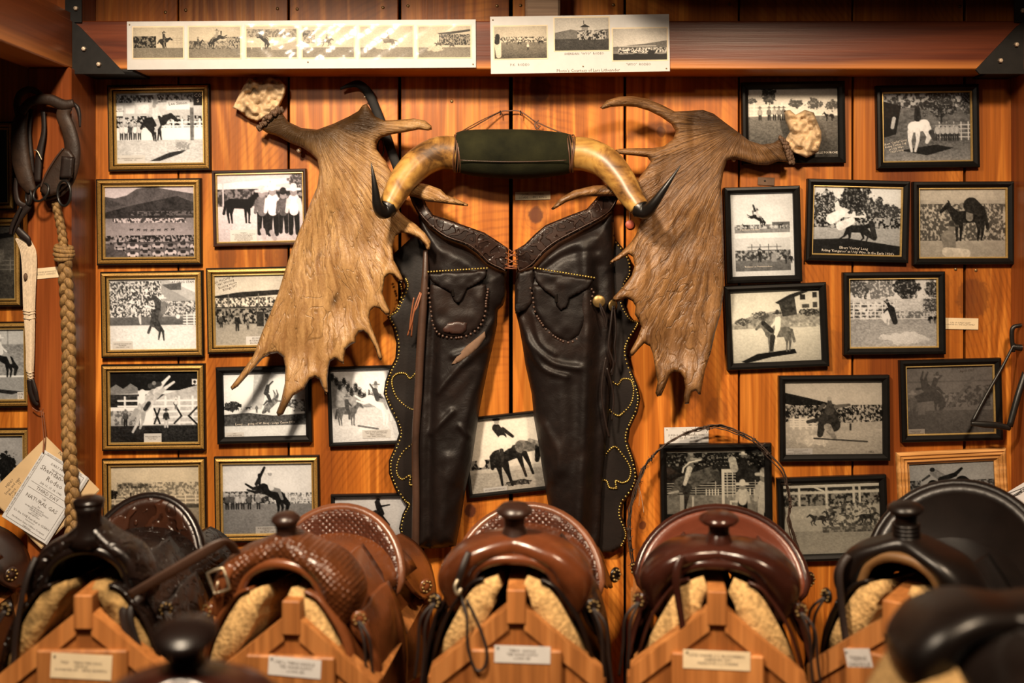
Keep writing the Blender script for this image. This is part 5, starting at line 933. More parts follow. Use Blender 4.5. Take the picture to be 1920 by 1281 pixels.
LL = [(784, 402), (807, 424), (835, 444), (874, 458), (894, 472), (914, 492), (936, 503), (951, 507), (948, 534), (949, 554), (943, 573), (933, 582), (932, 610), (925, 644), (917, 680), (908, 724), (899, 769), (891, 822), (885, 864), (873, 917), (864, 977), (855, 1024), (828, 1028), (799, 1029), (780, 1027), (780, 917), (778, 828), (783, 754), (787, 680), (790, 620), (795, 565), (799, 497), (789, 440)]
RL = [(968, 507), (998, 498), (1020, 472), (1046, 452), (1093, 427), (1130, 408), (1150, 393), (1152, 450), (1151, 500), (1154, 560), (1150, 680), (1140, 800), (1130, 900), (1126, 1000), (1122, 1040), (1040, 1040), (1035, 985), (1027, 941), (1018, 888), (1009, 828), (1001, 784), (997, 739), (985, 684), (980, 650), (973, 610), (965, 580), (965, 560), (966, 530)]
obj('leg_panel', *inflate(LL, 4, .040, lambda x, y: .044+.010*np.clip((y-500)/300, 0, 1), 46, 0, flat_back(.036), wr), M['chap'], cp)
obj('leg_panel', *inflate(RL, 4, .040, lambda x, y: .045+.012*np.clip((y-500)/300, 0, 1), 55, 0, flat_back(.036), wr), M['chap'], cp)
LW = [(800, 428), (767, 450), (739, 475), (738, 497), (756, 523), (760, 537), (751, 562), (740, 584), (726, 594), (736, 615), (743, 644), (741, 672), (730, 694), (722, 716), (719, 739), (727, 760), (742, 790), (748, 813), (739, 840), (729, 864), (729, 888), (739, 914), (754, 938), (763, 947), (754, 965), (748, 991), (754, 1012), (775, 1024), (800, 1024), (805, 900), (805, 700), (810, 520)]
RW = [(1138, 424), (1150, 444), (1169, 466), (1183, 488), (1185, 514), (1174, 533), (1168, 562), (1176, 585), (1188, 600), (1200, 605), (1195, 617), (1181, 640), (1176, 660), (1183, 690), (1196, 724), (1201, 748), (1196, 772), (1181, 805), (1178, 828), (1190, 864), (1196, 894), (1188, 918), (1169, 944), (1166, 967), (1175, 990), (1178, 1005), (1170, 1023), (1149, 1036), (1120, 1036), (1110, 900), (1110, 700), (1130, 520)]
obj('wing', *inflate(LW, 5, lambda x, y: .026+(vnoise(x/60, y/90, 1)-.5)*.006, .004, 5, 0, None, lambda x, y, e: (vnoise(x/40, y/60, 6)-.5)*.004), M['chap_wing'], cp)
obj('wing', *inflate(RW, 5, lambda x, y: .026+(vnoise(x/60, y/90, 2)-.5)*.006, .004, 5, 0, None, lambda x, y, e: (vnoise(x/40, y/60, 7)-.5)*.004), M['chap_wing'], cp)
obj('rolled_edge', *tube(catmull([P(798, 470, .066), P(797, 520, .076), P(793, 580, .078), P(788, 660, .078), P(784, 740, .078), P(779, 828, .076), P(780, 930, .074), P(779, 1026, .070)], 8), [.006, .0095, .011, .011, .011, .010, .010, .011], 14), M['chap_edge'], cp)
BL = [(953, 466), (933, 452), (908, 436), (874, 424), (835, 410), (812, 403), (800, 386), (793, 366), (786, 360), (766, 362), (774, 384), (784, 402), (807, 427), (835, 447), (874, 461), (894, 475), (914, 495), (936, 506), (951, 510)]
BR = [(966, 469), (984, 458), (1004, 438), (1023, 422), (1065, 405), (1100, 392), (1116, 374), (1130, 357), (1150, 350), (1164, 362), (1150, 393), (1130, 410), (1093, 430), (1046, 455), (1020, 475), (998, 500), (970, 510)]
for outl in (BL, BR):
    bd = idw([(780, 360, .055), (810, 410, .085), (870, 440, .095), (950, 490, .080), (1000, 470, .095), (1090, 410, .092), (1150, 360, .055)], 3)
    obj('belt', *inflate(outl, 4, lambda x, y: bd(x, y), .0045, 5), M['belt'], cp)
    e = resample(outl, 3); lo = np.array([p for p in outl if True], float)
    cen = lo.mean(0); q = catmull([tuple(p+(cen-p)*0) for p in lo], 4, True)
    # raised border cord along both edges
    ins = []
    for i in range(len(q)):
        t = q[(i+1) % len(q)]-q[i-1]; n_ = np.array((-t[1], t[0])); n_ = n_/(np.linalg.norm(n_)+1e-9); c = q[i]+n_*4.5
        if not inside(lo, np.array([c[0]]), np.array([c[1]]))[0]: c = q[i]-n_*4.5
        ins.append(P(c[0], c[1], float(bd(c[0], c[1]))+.0046))
    obj('border_stitching', *tube(ins, .0013, 6, closed=True), M['chap_edge'], cp)
m = MB()
for a, b in [((948, 474), (971, 482)), ((971, 474), (948, 484)), ((947, 484), (970, 494)), ((971, 486), (948, 496)), ((947, 496), (970, 503)), ((971, 496), (946, 503)), ((946, 503), (969, 504)), ((952, 466), (962, 474)), ((968, 468), (958, 474))]:
    m.add(*tube([P(*a, .088), P((a[0]+b[0])/2, (a[1]+b[1])/2, .092), P(*b, .088)], .0016, 7))
m.build('lacing', M['thong_red'], cp)
# pockets with flaps
def z7(pts): return [(700+x/3.558, 340+y/3.558) for x, y in pts]
PK = [(z7([(380, 690), (376, 780), (385, 870), (400, 960), (440, 1020), (520, 1045), (620, 1033), (700, 980), (742, 900), (752, 800), (750, 690), (560, 660)]), z7([(362, 612), (560, 605), (762, 592), (752, 645), (690, 692), (625, 722), (598, 790), (566, 825), (532, 792), (512, 742), (450, 712), (388, 668)]), (803, 510), (913, 503), .090),
      (z7([(1062, 690), (1066, 780), (1078, 870), (1132, 962), (1200, 1030), (1300, 1077), (1382, 1030), (1424, 930), (1450, 800), (1456, 720), (1260, 680)]), z7([(1062, 592), (1270, 622), (1474, 655), (1440, 712), (1372, 752), (1312, 782), (1292, 842), (1252, 866), (1220, 832), (1208, 780), (1140, 732), (1085, 672)]), (1003, 503), (1114, 521), .092)]
for (bo, fl, s0, s1, dd) in PK:
    obj('pocket', *inflate(bo, 4, dd, .009, 12, 0, flat_back(dd-.014), lambda x, y, e: (vnoise(x/18, y/18, 3)-.5)*.006), M['chap'], cp)
    b_ = resample(catmull(bo, 3, True), 6.5); bm_ = MB()
    for q in b_:
        if q[1] > bo[0][1]+4: bm_.add(*xf(lathe([(.0001, .0028), (.0028, .002), (.0042, 0)], 6, 'y'), P(q[0], q[1], dd+.002)))
    bm_.build('braided_edge', M['chap_edge'], cp, kind='stuff')
    obj('pocket_flap', *inflate(fl, 4, dd+.012, .004, 5, 0, None, lambda x, y, e: (vnoise(x/14, y/14, 4)-.5)*.006), M['chap'], cp)
    tip = fl[8]; obj('keeper_slot', *inflate([(tip[0]-3, tip[1]-22), (tip[0]+3, tip[1]-22), (tip[0]+2.5, tip[1]-6), (tip[0]-2.5, tip[1]-6)], 2, dd+.0155, .0012, 2), M['gap'], cp)
sv2, sf2 = lathe([(.0001, .0034), (.0018, .0030), (.0030, .0014), (.0033, 0)], 8, 'y')
def studs(path, step, d, name='studs', par=cp, closed=False):
    q = resample(np.array(path, float), step, closed); m = MB()
    for p in q: m.add(*xf((sv2, sf2), P(p[0], p[1], d(p[0], p[1]) if callable(d) else d)))
    return m.build(name, M['brass'], par, kind='stuff')
for (bo, fl, s0, s1, dd) in PK: studs([s0, s1], 5.4, dd+.0155)
inset = lambda pts, dx: [(x+dx, y) for x, y in pts]
studs(catmull(inset(LW[4:27], 5), 4), 6.2, .0285); studs(catmull(inset(RW[0:27], -5), 4), 6.2, .0285)
studs(catmull(inset([(742, 520), (750, 550), (741, 578)], 4), 4), 6, .0285)
def z8(pts): return [(680+x/3.371, 680+y/3.371) for x, y in pts]
studs(catmull(z8([(335, 65), (300, 100), (270, 70), (220, 70), (188, 100), (188, 150), (212, 215), (260, 265), (310, 295), (332, 290)]), 4), 5.2, .0295, 'heart_studs')
studs(catmull(z8([(325, 510), (260, 560), (222, 630), (217, 700), (250, 738), (300, 715), (298, 770), (325, 772)]), 4), 5.2, .0295, 'spade_studs')
studs(catmull(z8([(1560, 105), (1610, 140), (1640, 105), (1690, 108), (1710, 150), (1710, 210), (1690, 270), (1640, 322), (1610, 335), (1560, 300), (1532, 240), (1522, 190), (1532, 130), (1552, 106)]), 4), 5.2, .0295, 'heart_studs')
studs(catmull(z8([(1605, 795), (1600, 748), (1640, 760), (1680, 742), (1695, 690), (1680, 640), (1640, 580), (1595, 532), (1550, 562), (1510, 620), (1487, 680), (1492, 738), (1540, 747), (1560, 790), (1605, 795)]), 4), 5.2, .0295, 'spade_studs')
def concho(px, py, d, rad, par, mat='brass', tilt=0):
    M3 = Matrix.Rotation(tilt, 3, 'Z'); n = 20
    v, f = lathe([(.0001, .0052), (rad*.25, .005), (rad*.6, .0042), (rad*.85, .0022), (rad, .001), (rad, -.001)], n, 'y')
    return obj('concho', *xf((v, f), P(px, py, d), M3), M[mat], par)
concho(1123, 565, .098, .017, cp, 'old_brass'); concho(1149, 573, .072, .016, cp, 'old_brass', tilt=.7)
for pts in [[(1123, 565, .10), (1128, 585, .102), (1133, 600, .10), (1135, 613, .098)], [(1122, 565, .101), (1130, 580, .103), (1137, 598, .1), (1136, 616, .098)], [(1149, 573, .08), (1145, 610, .085), (1141, 650, .085), (1150, 680, .08), (1147, 705, .075)], [(1151, 573, .078), (1155, 620, .078), (1152, 650, .078), (1154, 675, .075), (1145, 700, .075)],
            [(1136, 670, .085), (1131, 700, .088), (1128, 740, .088), (1135, 790, .085), (1142, 820, .08)], [(1138, 690, .085), (1150, 740, .07), (1147, 790, .07)]]:
    obj('thong', *tube(catmull([P(*p) for p in pts], 6), .0026, 8, .5, (0, 1, 0)), M['dark_strap'], cp)
for pts in [[(788, 548, .085), (778, 575, .09), (772, 605, .085), (764, 630, .07)], [(790, 550, .085), (782, 575, .092), (775, 590, .088), (771, 632, .07)], [(776, 558, .09), (771, 590, .086), (768, 620, .08)]]:
    obj('thong', *tube(catmull([P(*p) for p in pts], 6), .0022, 8, .5, (0, 1, 0)), M['thong_red'], cp)
sl = z7([(520, 1222), (560, 1165), (620, 1100), (690, 1045), (745, 1000), (748, 1040), (700, 1110), (640, 1165), (570, 1210)])
obj('worn_suede_patch', *inflate(sl, 4, .096, .003, 5, 0, flat_back(.085)), M['suede'], cp)
obj('torn_patch', *inflate(z7([(460, 980), (500, 945), (560, 935), (625, 945), (620, 990), (590, 1018), (520, 1018), (470, 1005)]), 4, .1005, .0018, 4, 0, flat_back(.094)), M['patch'], cp)
obj('yoke_flap', *inflate([(972, 512), (1000, 504), (1003, 540), (998, 568), (985, 582), (966, 588)], 4, .080, .0035, 5, 0, flat_back(.06)), M['chap'], cp)
# ------------------------------------------------------------------ leather harness on the post
def z5(pts, d): return [P(x/2.7864, 140+y/2.7864, (q[0] if q else d)) for x, y, *q in pts]
PD = .172                                          # front of the post
hn = empty('leather_harness', P(85, 380, PD), 'dark worn leather horse collar harness hung on the post', 'harness')
def strap(name, pts, d, wid, flat, mat='harness', par=hn, n=12):
    return obj(name, *tube(catmull(z5(pts, d), 6), [w_/2.7864*S(d)/2 for w_ in wid], n, flat, (0, 1, 0)), M[mat], par)
strap('hanging_loop', [(95, 210), (88, 160), (102, 105), (145, 78), (190, 88), (228, 118)], PD+.035, [34, 36, 36, 34, 32, 28], .7)
strap('side_pad', [(125, 190), (104, 260), (102, 360), (112, 460), (136, 550), (168, 612)], PD+.035, [52, 80, 92, 98, 88, 50], .42)
strap('yoke', [(110, 200), (150, 148), (205, 130), (265, 132), (330, 158), (385, 148)], PD+.045, [50, 46, 52, 58, 58, 40], .5)
strap('side_pad', [(345, 165), (330, 215), (360, 290), (378, 380), (370, 460), (345, 540), (300, 600), (225, 640)], PD+.04, [72, 74, 76, 84, 92, 96, 84, 44], .40)
obj('pad_flap', *inflate([(x/2.7864, 140+y/2.7864) for x, y in [(330, 385), (300, 420), (255, 490), (215, 560), (208, 610), (240, 642), (300, 625), (352, 580), (385, 510), (392, 430), (365, 390)]], 3, PD+.052, .008, 8), M['harness'], hn)
obj('buckle_patch', *inflate([(x/2.7864, 140+y/2.7864) for x, y in [(322, 425), (385, 430), (378, 540), (310, 545)]], 3, PD+.064, .006, 4), M['dark_strap'], hn)
strap('pad_welt', [(330, 385), (285, 445), (240, 520), (212, 590)], PD+.060, [8, 10, 10, 8], .8, 'chap_edge')
strap('inner_strap', [(225, 190), (228, 300), (205, 420), (195, 560)], PD+.015, [24, 26, 40, 36], .4, 'dark_strap')
strap('inner_strap', [(160, 180), (150, 300), (148, 420), (165, 520)], PD+.012, [30, 30, 60, 30], .4, 'dark_strap')
strap('knotted_lace', [(385, 150), (405, 175), (415, 215), (418, 275)], PD+.03, [14, 26, 20, 10], .7, 'dark_strap')
strap('wire_hook', [(180, 395), (195, 400), (212, 432), (218, 445)], PD+.03, [7, 7, 7, 6], 1, 'nickel', n=8)
def dring(cx, cy, rx, ry, d, rad, par=hn, tilt=0, name='metal_ring', mat='iron'):
    return obj(name, *tube([P((cx+rx*math.cos(t)*math.cos(tilt)-ry*math.sin(t)*math.sin(tilt))/2.7864, 140+(cy+ry*math.sin(t)*math.cos(tilt)+rx*math.cos(t)*math.sin(tilt))/2.7864, d+.008*math.cos(t)) for t in np.linspace(0, 2*math.pi, 30)[:-1]], rad, 9, closed=True), M[mat], par)
dring(335, 620, 34, 66, PD+.075, .0032); dring(215, 615, 32, 52, PD+.06, .003, tilt=.6); dring(150, 640, 14, 40, PD+.035, .003)
strap('link_strap', [(85, 540), (82, 600), (95, 665), (140, 690)], PD+.02, [20, 24, 30, 30], .4, 'dark_strap')
strap('link_strap', [(150, 600), (152, 680), (110, 730), (75, 790), (62, 835)], PD+.03, [22, 34, 46, 40, 24], .45, 'dark_strap')
strap('link_strap', [(110, 690), (80, 750), (60, 800), (55, 835)], PD+.04, [16, 24, 22, 16], .5, 'dark_strap')
strap('link_strap', [(75, 790), (110, 830), (145, 862), (150, 890)], PD+.025, [26, 44, 36, 12], .5, 'dark_strap')
# ------------------------------------------------------------------ white cord cinch
ci = empty('cord_cinch', P(56, 717, PD), 'white cotton cord cinch with rows of cords hanging by the post', 'cinch')
prof = [(447, 28, 56), (458, 33, 62), (472, 38, 68), (500, 41, 69), (540, 42.5, 67), (580, 44, 65.5), (620, 47, 65), (660, 49, 64), (687, 49, 63), (700, 51, 62), (714, 54, 62)]
NC = 11
for c in range(NC):
    f_ = (c+.5)/NC; pts = [P(a+(b-a)*f_, y, PD+.010+.010*math.sin(math.pi*f_)) for y, a, b in prof]
    obj('cord', *tube(catmull(pts, 3), .00185, 7), M['cotton'], ci)
for y, a, b in [(583, 43, 66), (588, 43.5, 66), (597, 44, 66), (698, 50, 63), (704, 52, 62.5), (709, 53, 62.5)]:
    obj('cross_wrap', *tube([P(a, y, PD+.012), P((a+b)/2, y+1.5, PD+.024), P(b, y-1, PD+.012)], .002, 7), M['cotton'], ci)
obj('knob', *xf(lathe([(.0001, .004), (.006, .003), (.0075, 0)], 14, 'y'), P(48, 519, PD+.022), Matrix.Diagonal((.75, 1, 1.3))), M['suede'], ci)
obj('end_strap', *tube(catmull([P(55, 712, PD+.02), P(57, 735, PD+.02), P(64, 752, PD+.018), P(71, 760, PD+.016)], 6), [.007, .0065, .006, .004], 10, .5, (0, 1, 0)), M['dark_strap'], ci)
obj('end_strap', *tube(catmull([P(60, 712, PD+.02), P(67, 735, PD+.022), P(70, 752, PD+.018)], 6), [.006, .0055, .005], 10, .5, (0, 1, 0)), M['dark_strap'], ci)
# ------------------------------------------------------------------ braided rope
rp_ = empty('braided_rope', P(135, 1000, PD), 'thick braided manila rope with knot hanging down the post', 'rope')
ax = [(104, 380), (110, 405), (115, 430), (118, 455), (120, 475), (123, 520), (126, 570), (129, 640), (129, 720), (128, 800), (131, 860), (135, 920), (135, 992), (134, 1030)]
A3 = catmull([(x, y, 0) for x, y in ax], 14)[:, :2]; L_ = np.concatenate([[0], np.cumsum(np.hypot(*np.diff(A3, axis=0).T))])
for s_ in range(3):
    pts = []; rad = []
    for (x, y), l in zip(A3, L_):
        k = 1.0 if y > 480 else .55; ph = l/(62 if y > 480 else 40)*2*math.pi+s_*2*math.pi/3
        pts.append(P(x+7.2*k*math.sin(ph), y, PD+.018+.036*min(1, max(0, (y-760)/80))+.0085*k*math.sin(2*ph))); rad.append(.0098*(1 if y > 480 else .68))
    obj('strand', *tube(pts, rad, 10), M['rope'], rp_)
for (y, r_) in [(464, .0185), (470, .021), (477, .0215), (484, .019)]:
    c = P(120, y, PD+.019); obj('knot_turn', *tube([c+Vector((r_*math.cos(t), r_*.9*math.sin(t), .004*math.sin(t+y))) for t in np.linspace(0, 2*math.pi, 24)[:-1]], .0062, 8, closed=True), M['rope'], rp_)
# ------------------------------------------------------------------ rodeo programme and folder on strings
def z6(x, y, d): return P(x/2.668, 560+y/2.668, d)
pg = empty('rodeo_programme', z6(215, 770, .19), 'white printed rodeo programme booklet tied with string to the post', 'booklet')
c0, c1, c3 = z6(220, 755, .200), z6(437, 892, .200), z6(20, 1096, .200); ux = (c1-c0); pw = ux.length; ux.normalize(); uz = (c0-c3); phh = uz.length; uz = Vector((-ux.z, 0, ux.x)); o0 = c0+ux*pw/2-uz*phh/2; o0.y = 0
for k in range(5): obj('page', *slab(o0+ux*(.0012*(4-k))+uz*(.0006*(k-4)), ux, uz, pw, phh, .1965+k*.0009, .1971+k*.0009), M['paper'], pg, smooth=False)
def ptext(v, hh, s, wfrac=.8, name='print'): text(s, pg, o0+uz*((.5-v)*phh)+ux*(.025*pw)+Vector((0, -.2011, 0)), ux, uz, pw*wfrac, hh*phh, M['ink_soft'], name)
ptext(.10, .035, 'DAILY PROGRAM', .5); ptext(.16, .022, 'TENTH ANNUAL', .45); ptext(.24, .15, 'Sheridan-Wyo\nRodeo', .85); ptext(.375, .035, 'July 16, 17, 18, 1940', .65); ptext(.455, .045, 'THIRD DAY', .5); ptext(.535, .022, 'USE', .2); ptext(.59, .055, 'NATURAL GAS', .7); ptext(.65, .022, 'for', .2)
ptext(.73, .11, 'HOME HEATING\nHUMIDIFIED BUILDING HEATING\nWATER HEATING\nCOOKING\nREFRIGERATING', .55); ptext(.83, .035, "It's the ONE Fuel that is CLEAN", .8); ptext(.87, .02, 'Fully Automatic', .4); ptext(.915, .03, 'Northwest States Utilities Company', .8); ptext(.95, .018, 'SHERIDAN', .25)
for v in (.415, .495): obj('rule', *slab(o0+uz*((.5-v)*phh)+ux*(.025*pw), ux, uz, pw*.82, .0007, .2009, .2012), M['ink_soft'], pg, smooth=False)
for sx in (-.435, .455): obj('rule', *slab(o0+ux*(sx*pw), ux, uz, .0008, phh*.93, .2009, .2012), M['ink_soft'], pg, smooth=False)
for sy in (-.465, .465): obj('rule', *slab(o0+uz*(sy*phh)+ux*(.01*pw), ux, uz, pw*.89, .0008, .2009, .2012), M['ink_soft'], pg, smooth=False)
text('PALACE CAFE AND BAR-AIR CONDITIONED - U. S. INSPECTED MEATS', pg, o0-ux*(.468*pw)+Vector((0, -.2011, 0)), uz, -ux, phh*.85, pw*.035, M['ink_soft'], 'print')
text('CLASSIC SADDLES AND BITS - KING ROPES', pg, o0+uz*(.482*phh)+Vector((0, -.2011, 0)), ux, uz, pw*.8, phh*.02, M['ink_soft'], 'print')
for pts in [[(205, 560, .186), (212, 620, .19), (218, 700, .195), (215, 770, .204)], [(215, 565, .186), (225, 640, .192), (228, 700, .196), (218, 772, .204)], [(160, 545, .184), (185, 562, .186), (208, 565, .186), (216, 550, .186)]]:
    obj('string', *tube(catmull([z6(*p) for p in pts], 6), .0013, 6), M['thong_red'], pg)
fo = empty('tan_folder', z6(235, 695, .187), 'tan paper folder with printed menu lines behind the programme', 'folder')
a0, a1, a3 = z6(232, 690, .19), z6(498, 955, .19), z6(-60, 980, .19); fx = (a1-a0); fw = fx.length; fx.normalize(); fz = Vector((-fx.z, 0, fx.x)); fh = abs((a0-a3).dot(fz)); fh = max(fh, .2); of = a0+fx*fw/2-fz*fh/2; of.y = 0
obj('cover', *slab(of, fx, fz, fw, fh, .1905, .1912), M['card_tan'], fo, smooth=False); obj('cover', *slab(of+fx*.002-fz*.003, fx, fz, fw, fh, .1885, .1892), M['card_tan'], fo, smooth=False)
text('MENU\nSteak and eggs\nBeans  .. 10\nCoffee .. 05\nPie ..... 10', fo, z6(75, 950, .1915), Vector((.66, 0, .75)), Vector((-.75, 0, .66)), .06, .045, M['ink_soft'], 'print')
text('NARR', fo, z6(318, 790, .1915), fx, fz, .03, .009, M['ink_soft'], 'print')
# ------------------------------------------------------------------ barbed wire loop
bw = empty('barbed_wire_loop', P(1207, 1106, .03), 'rusty barbed wire loop hung around the chute five photo', 'barbed wire')
def zb(x, y): return (1180+x/3.768, 780+y/3.768)
loop = [zb(*p) for p in [(110, 1240), (40, 1080), (8, 900), (5, 740), (25, 600), (100, 380), (170, 280), (260, 200), (400, 122), (520, 85), (630, 72), (750, 112), (880, 180), (980, 280), (1075, 385), (1110, 500), (1130, 620), (1118, 730), (1150, 850), (1185, 960)]]
base_ = catmull([(x, y, 0) for x, y in loop], 10)[:, :2]; rr = random.Random(9)
for s_ in range(4):
    off = rr.uniform(-6, 6); dep = .035+.008*s_; pts = []; pts2 = []
    for i, (x, y) in enumerate(base_):
        w_ = 5*vnoise(i/22, s_*3.1, s_)-2.5+off*math.sin(i/len(base_)*math.pi*1.6+s_); tx = 1.5*math.sin(i*.9+s_)
        d_ = dep+.015*vnoise(i/30, s_, 3)
        pts.append(P(x+w_+tx*.5, y-w_*.8+tx*.5, d_)); pts2.append(P(x+w_-tx*.5, y-w_*.8-tx*.5, d_+.002))
    obj('wire_strand', *tube(pts, .0016, 5), M['wire'], bw)
    if s_ < 2: obj('wire_strand', *tube(pts2, .0016, 5), M['wire'], bw)
    for i in range(12+s_*5, len(pts)-8, 34):
        c = Vector(pts[i]); m = MB()
        for k in range(3): m.add(*tube([c+Vector((.0035*math.cos(t), -.0035*math.sin(t), (k-1)*.002)) for t in np.linspace(0, 2*math.pi, 9)[:-1]], 0.0015, 5, closed=True))
        for a in (rr.uniform(0, 3), rr.uniform(0, 3)):
            dv = Vector((math.cos(a), -.4, math.sin(a)))*.012; m.add(*tube([c-dv, c+dv], [.0006, .0016, .0006], 5))
        m.build('barb', M['wire'], bw)
obj('string', *tube(catmull([P(1197, 910, .05), P(1201, 925, .045), P(1205, 945, .03), P(1207, 962, .02)], 5), .0007, 5), M['cotton'], bw)
obj('string', *tube(catmull([P(1197, 910, .05), P(1199, 930, .04), P(1198, 950, .03)], 5), .0007, 5), M['cotton'], bw)
# ------------------------------------------------------------------ iron frame hanging at the far post
ir = empty('iron_stirrup', P(1895, 803, .03), 'black iron stirrup frame hanging in front of the glare-veiled photo', 'stirrup')
def bar(name, pts, rad, flat=1.0): return obj(name, *tube(catmull([P(*p) for p in pts], 5), rad, 12, flat, (0, 1, 0)), M['iron'], ir)
bar('hanger', [(1900, 660, .06), (1897, 630, .06), (1900, 614, .06), (1915, 610, .06), (1940, 604, .06)], [.0055, .006, .006, .0055, .005])
bar('hanger', [(1898, 650, .06), (1915, 652, .062), (1942, 648, .062)], [.008, .009, .008]); bar('hanger', [(1940, 604, .06), (1945, 625, .06), (1942, 648, .062)], [.005, .005, .006])
bar('side_bar', [(1902, 644, .062), (1880, 687, .07), (1850, 740, .08), (1823, 792, .085)], [.0034, .0038, .0042, .005])
bar('side_bar', [(1940, 652, .062), (1922, 700, .07), (1908, 745, .08), (1893, 800, .085)], [.007, .008, .0085, .008])
bar('tread', [(1821, 794, .086), (1845, 796, .088), (1870, 798, .088), (1894, 803, .086)], [.006, .009, .009, .007], .7)
# ------------------------------------------------------------------ paper with rifle drawings
pr = empty('rifle_drawing', P(1880, 980, .10), 'white paper sheet with two outline rifle drawings propped behind dark saddle', 'paper')
e0, e1 = P(1817, 967, .11), P(1925, 902, .11); ux = (e1-e0).normalized(); uz = Vector((-ux.z, 0, ux.x)); o1 = e0+ux*.14-uz*.108; o1.y = 0
obj('sheet', *slab(o1, ux, uz, .28, .216, .109, .1098), M['paper'], pr, smooth=False)
def rifle(x, y, k):
    m = MB(); base = P(x, y, .1102)
    def ln(pts, r_=.0009): m.add(*tube([base+ux*(a*k)+uz*(b*k)+Vector((0, -.0002, 0)) for a, b in pts], r_, 5, .3, (0, 1, 0)))
    ln([(0, 0), (.008, .012), (.055, .004), (.07, .003)]); ln([(0, 0), (.002, -.002), (.045, -.010), (.062, -.006)], .0006); ln([(.055, .004), (.05, -.008), (.07, -.006)], .0012); ln([(.062, -.002), (.12, .0)], .0016); ln([(.062, -.007), (.068, -.014), (.076, -.008)], .0007); ln([(.07, .003), (.2, .004)], .0009)
    m.build('rifle_outline', M['ink'], pr)
rifle(1857, 957, .8); rifle(1888, 935, .8)
text('GUNS OF\nTHE WEST', pr, P(1893, 972, .1102), ux, uz, .02, .012, M['ink_soft'], 'lettering')
# ------------------------------------------------------------------ saddles on wooden racks
def prof2(pts, n): return catmull([(x, 0, z) for x, z in pts], n)
def fork(hw=.156, top=.085, gtop=.036, ghw=.085, bot=-.085, dep=.05, y=.10, n=8):
    out = [(-hw*.72, bot-.02), (-hw*.90, bot+.03), (-hw, -.012), (-hw*.92, .025), (-hw*.70, .058), (-hw*.38, .078), (0, top), (hw*.38, .078), (hw*.70, .058), (hw*.92, .025), (hw, -.012), (hw*.90, bot+.03), (hw*.72, bot-.02)]
    out = [(x, z*top/.085 if z > 0 else z) for x, z in out]
    inn = [(-ghw*1.1, bot-.03), (-ghw*1.06, bot+.01), (-ghw, -.03), (-ghw*.92, -.005), (-ghw*.75, gtop*.55), (-ghw*.4, gtop*.92), (0, gtop), (ghw*.4, gtop*.92), (ghw*.75, gtop*.55), (ghw*.92, -.005), (ghw, -.03), (ghw*1.06, bot+.01), (ghw*1.1, bot-.03)]
    A, B = prof2(out, n), prof2(inn, n); v = []; f = []; m = len(A); N = 22
    for i in range(m):
        t = abs(i/(m-1)*2-1); c = (A[i]+B[i])/2; r = (A[i]-B[i])/2; b = dep*(.85+.5*math.sin(min(1, t*1.15)*math.pi)*.8)*(1 if t < .85 else (1-t)/.15*.4+.6)
        for k in range(N):
            a = 2*math.pi*k/N; cs, sn = math.cos(a), math.sin(a); e = .8
            v.append(c+r*math.copysign(abs(cs)**e, cs)+np.array((0, y+b*math.copysign(abs(sn)**e, sn)+.02*t*t, 0)))
    for i in range(m-1):
        for k in range(N): l = (k+1) % N; f.append((i*N+k, i*N+l, (i+1)*N+l, (i+1)*N+k))
    f.append(tuple(range(N))); f.append(tuple((m-1)*N+k for k in range(N)))
    lip = [b+np.array((0, y-dep*.86+.02*abs(i/(m-1)*2-1)**2, 0))+(A[i]-b)*.10 for i, b in enumerate(B)]
    return (v, f), lip[n:-n]
def horn_part(r, mat, base_z, h, cap_r, neck_r, y, tilt=.22, dome=.012, wrap=False):
    T = Matrix.Rotation(tilt, 3, 'X')
    neck = [(neck_r*1.75, -.012), (neck_r*1.3, .006), (neck_r*1.05, .02), (neck_r*.95, h*.5), (neck_r*1.0, h*.8), (neck_r*1.15, h)]
    nk = obj('horn_neck', *xf(lathe(neck, 22), (0, y, base_z), T), mat, r, local=True)
    cap = [(neck_r*1.0, h-.004), (cap_r*.85, h-.001), (cap_r, h+.005), (cap_r*.98, h+.009), (cap_r*.75, h+.009+dome*.6), (cap_r*.4, h+.009+dome*.92), (.0002, h+.009+dome)]
    obj('horn_cap', *xf(lathe(cap, 28), (0, y, base_z), T), mat, r, local=True)
    if wrap:
        m = MB()
        for k in range(4): m.add(*xf(tube([(neck_r*1.12*math.cos(t), neck_r*1.12*math.sin(t), .016+k*.008) for t in np.linspace(0, 2*math.pi, 22)[:-1]], .0042, 7, closed=True), (0, y, base_z), T))
        m.build('horn_wrap', mat, nk, local=True)
def cantle(hw=.166, topz=.05, drop=.19, y=.46, lean=.35, dish=.045, n=28, mr=8):
    """Dished cantle facing the horn; returns front surface grid and rim path."""
    ang = np.linspace(-1.75, 1.75, n); rim = []; G_ = []
    for j in range(mr+1):
        s = 1-j/mr*.82; row = []
        for a in ang:
            x = hw*math.sin(min(abs(a), 1.571))*math.copysign(1, a)*(1-max(0, abs(a)-1.571)*.6)*s; c = math.cos(a) if abs(a) < 1.571 else -(abs(a)-1.571)
            z = topz-drop*.80+drop*.80*c*s-(.02*(1-s)); yy = y-(drop*.8*(1-c*s))*lean+dish*(1-s*s)*.7-dish*.8*(1-abs(math.cos(a)))*s
            row.append(np.array((x, yy, z)))
        G_.append(row)
    return G_, G_[0]
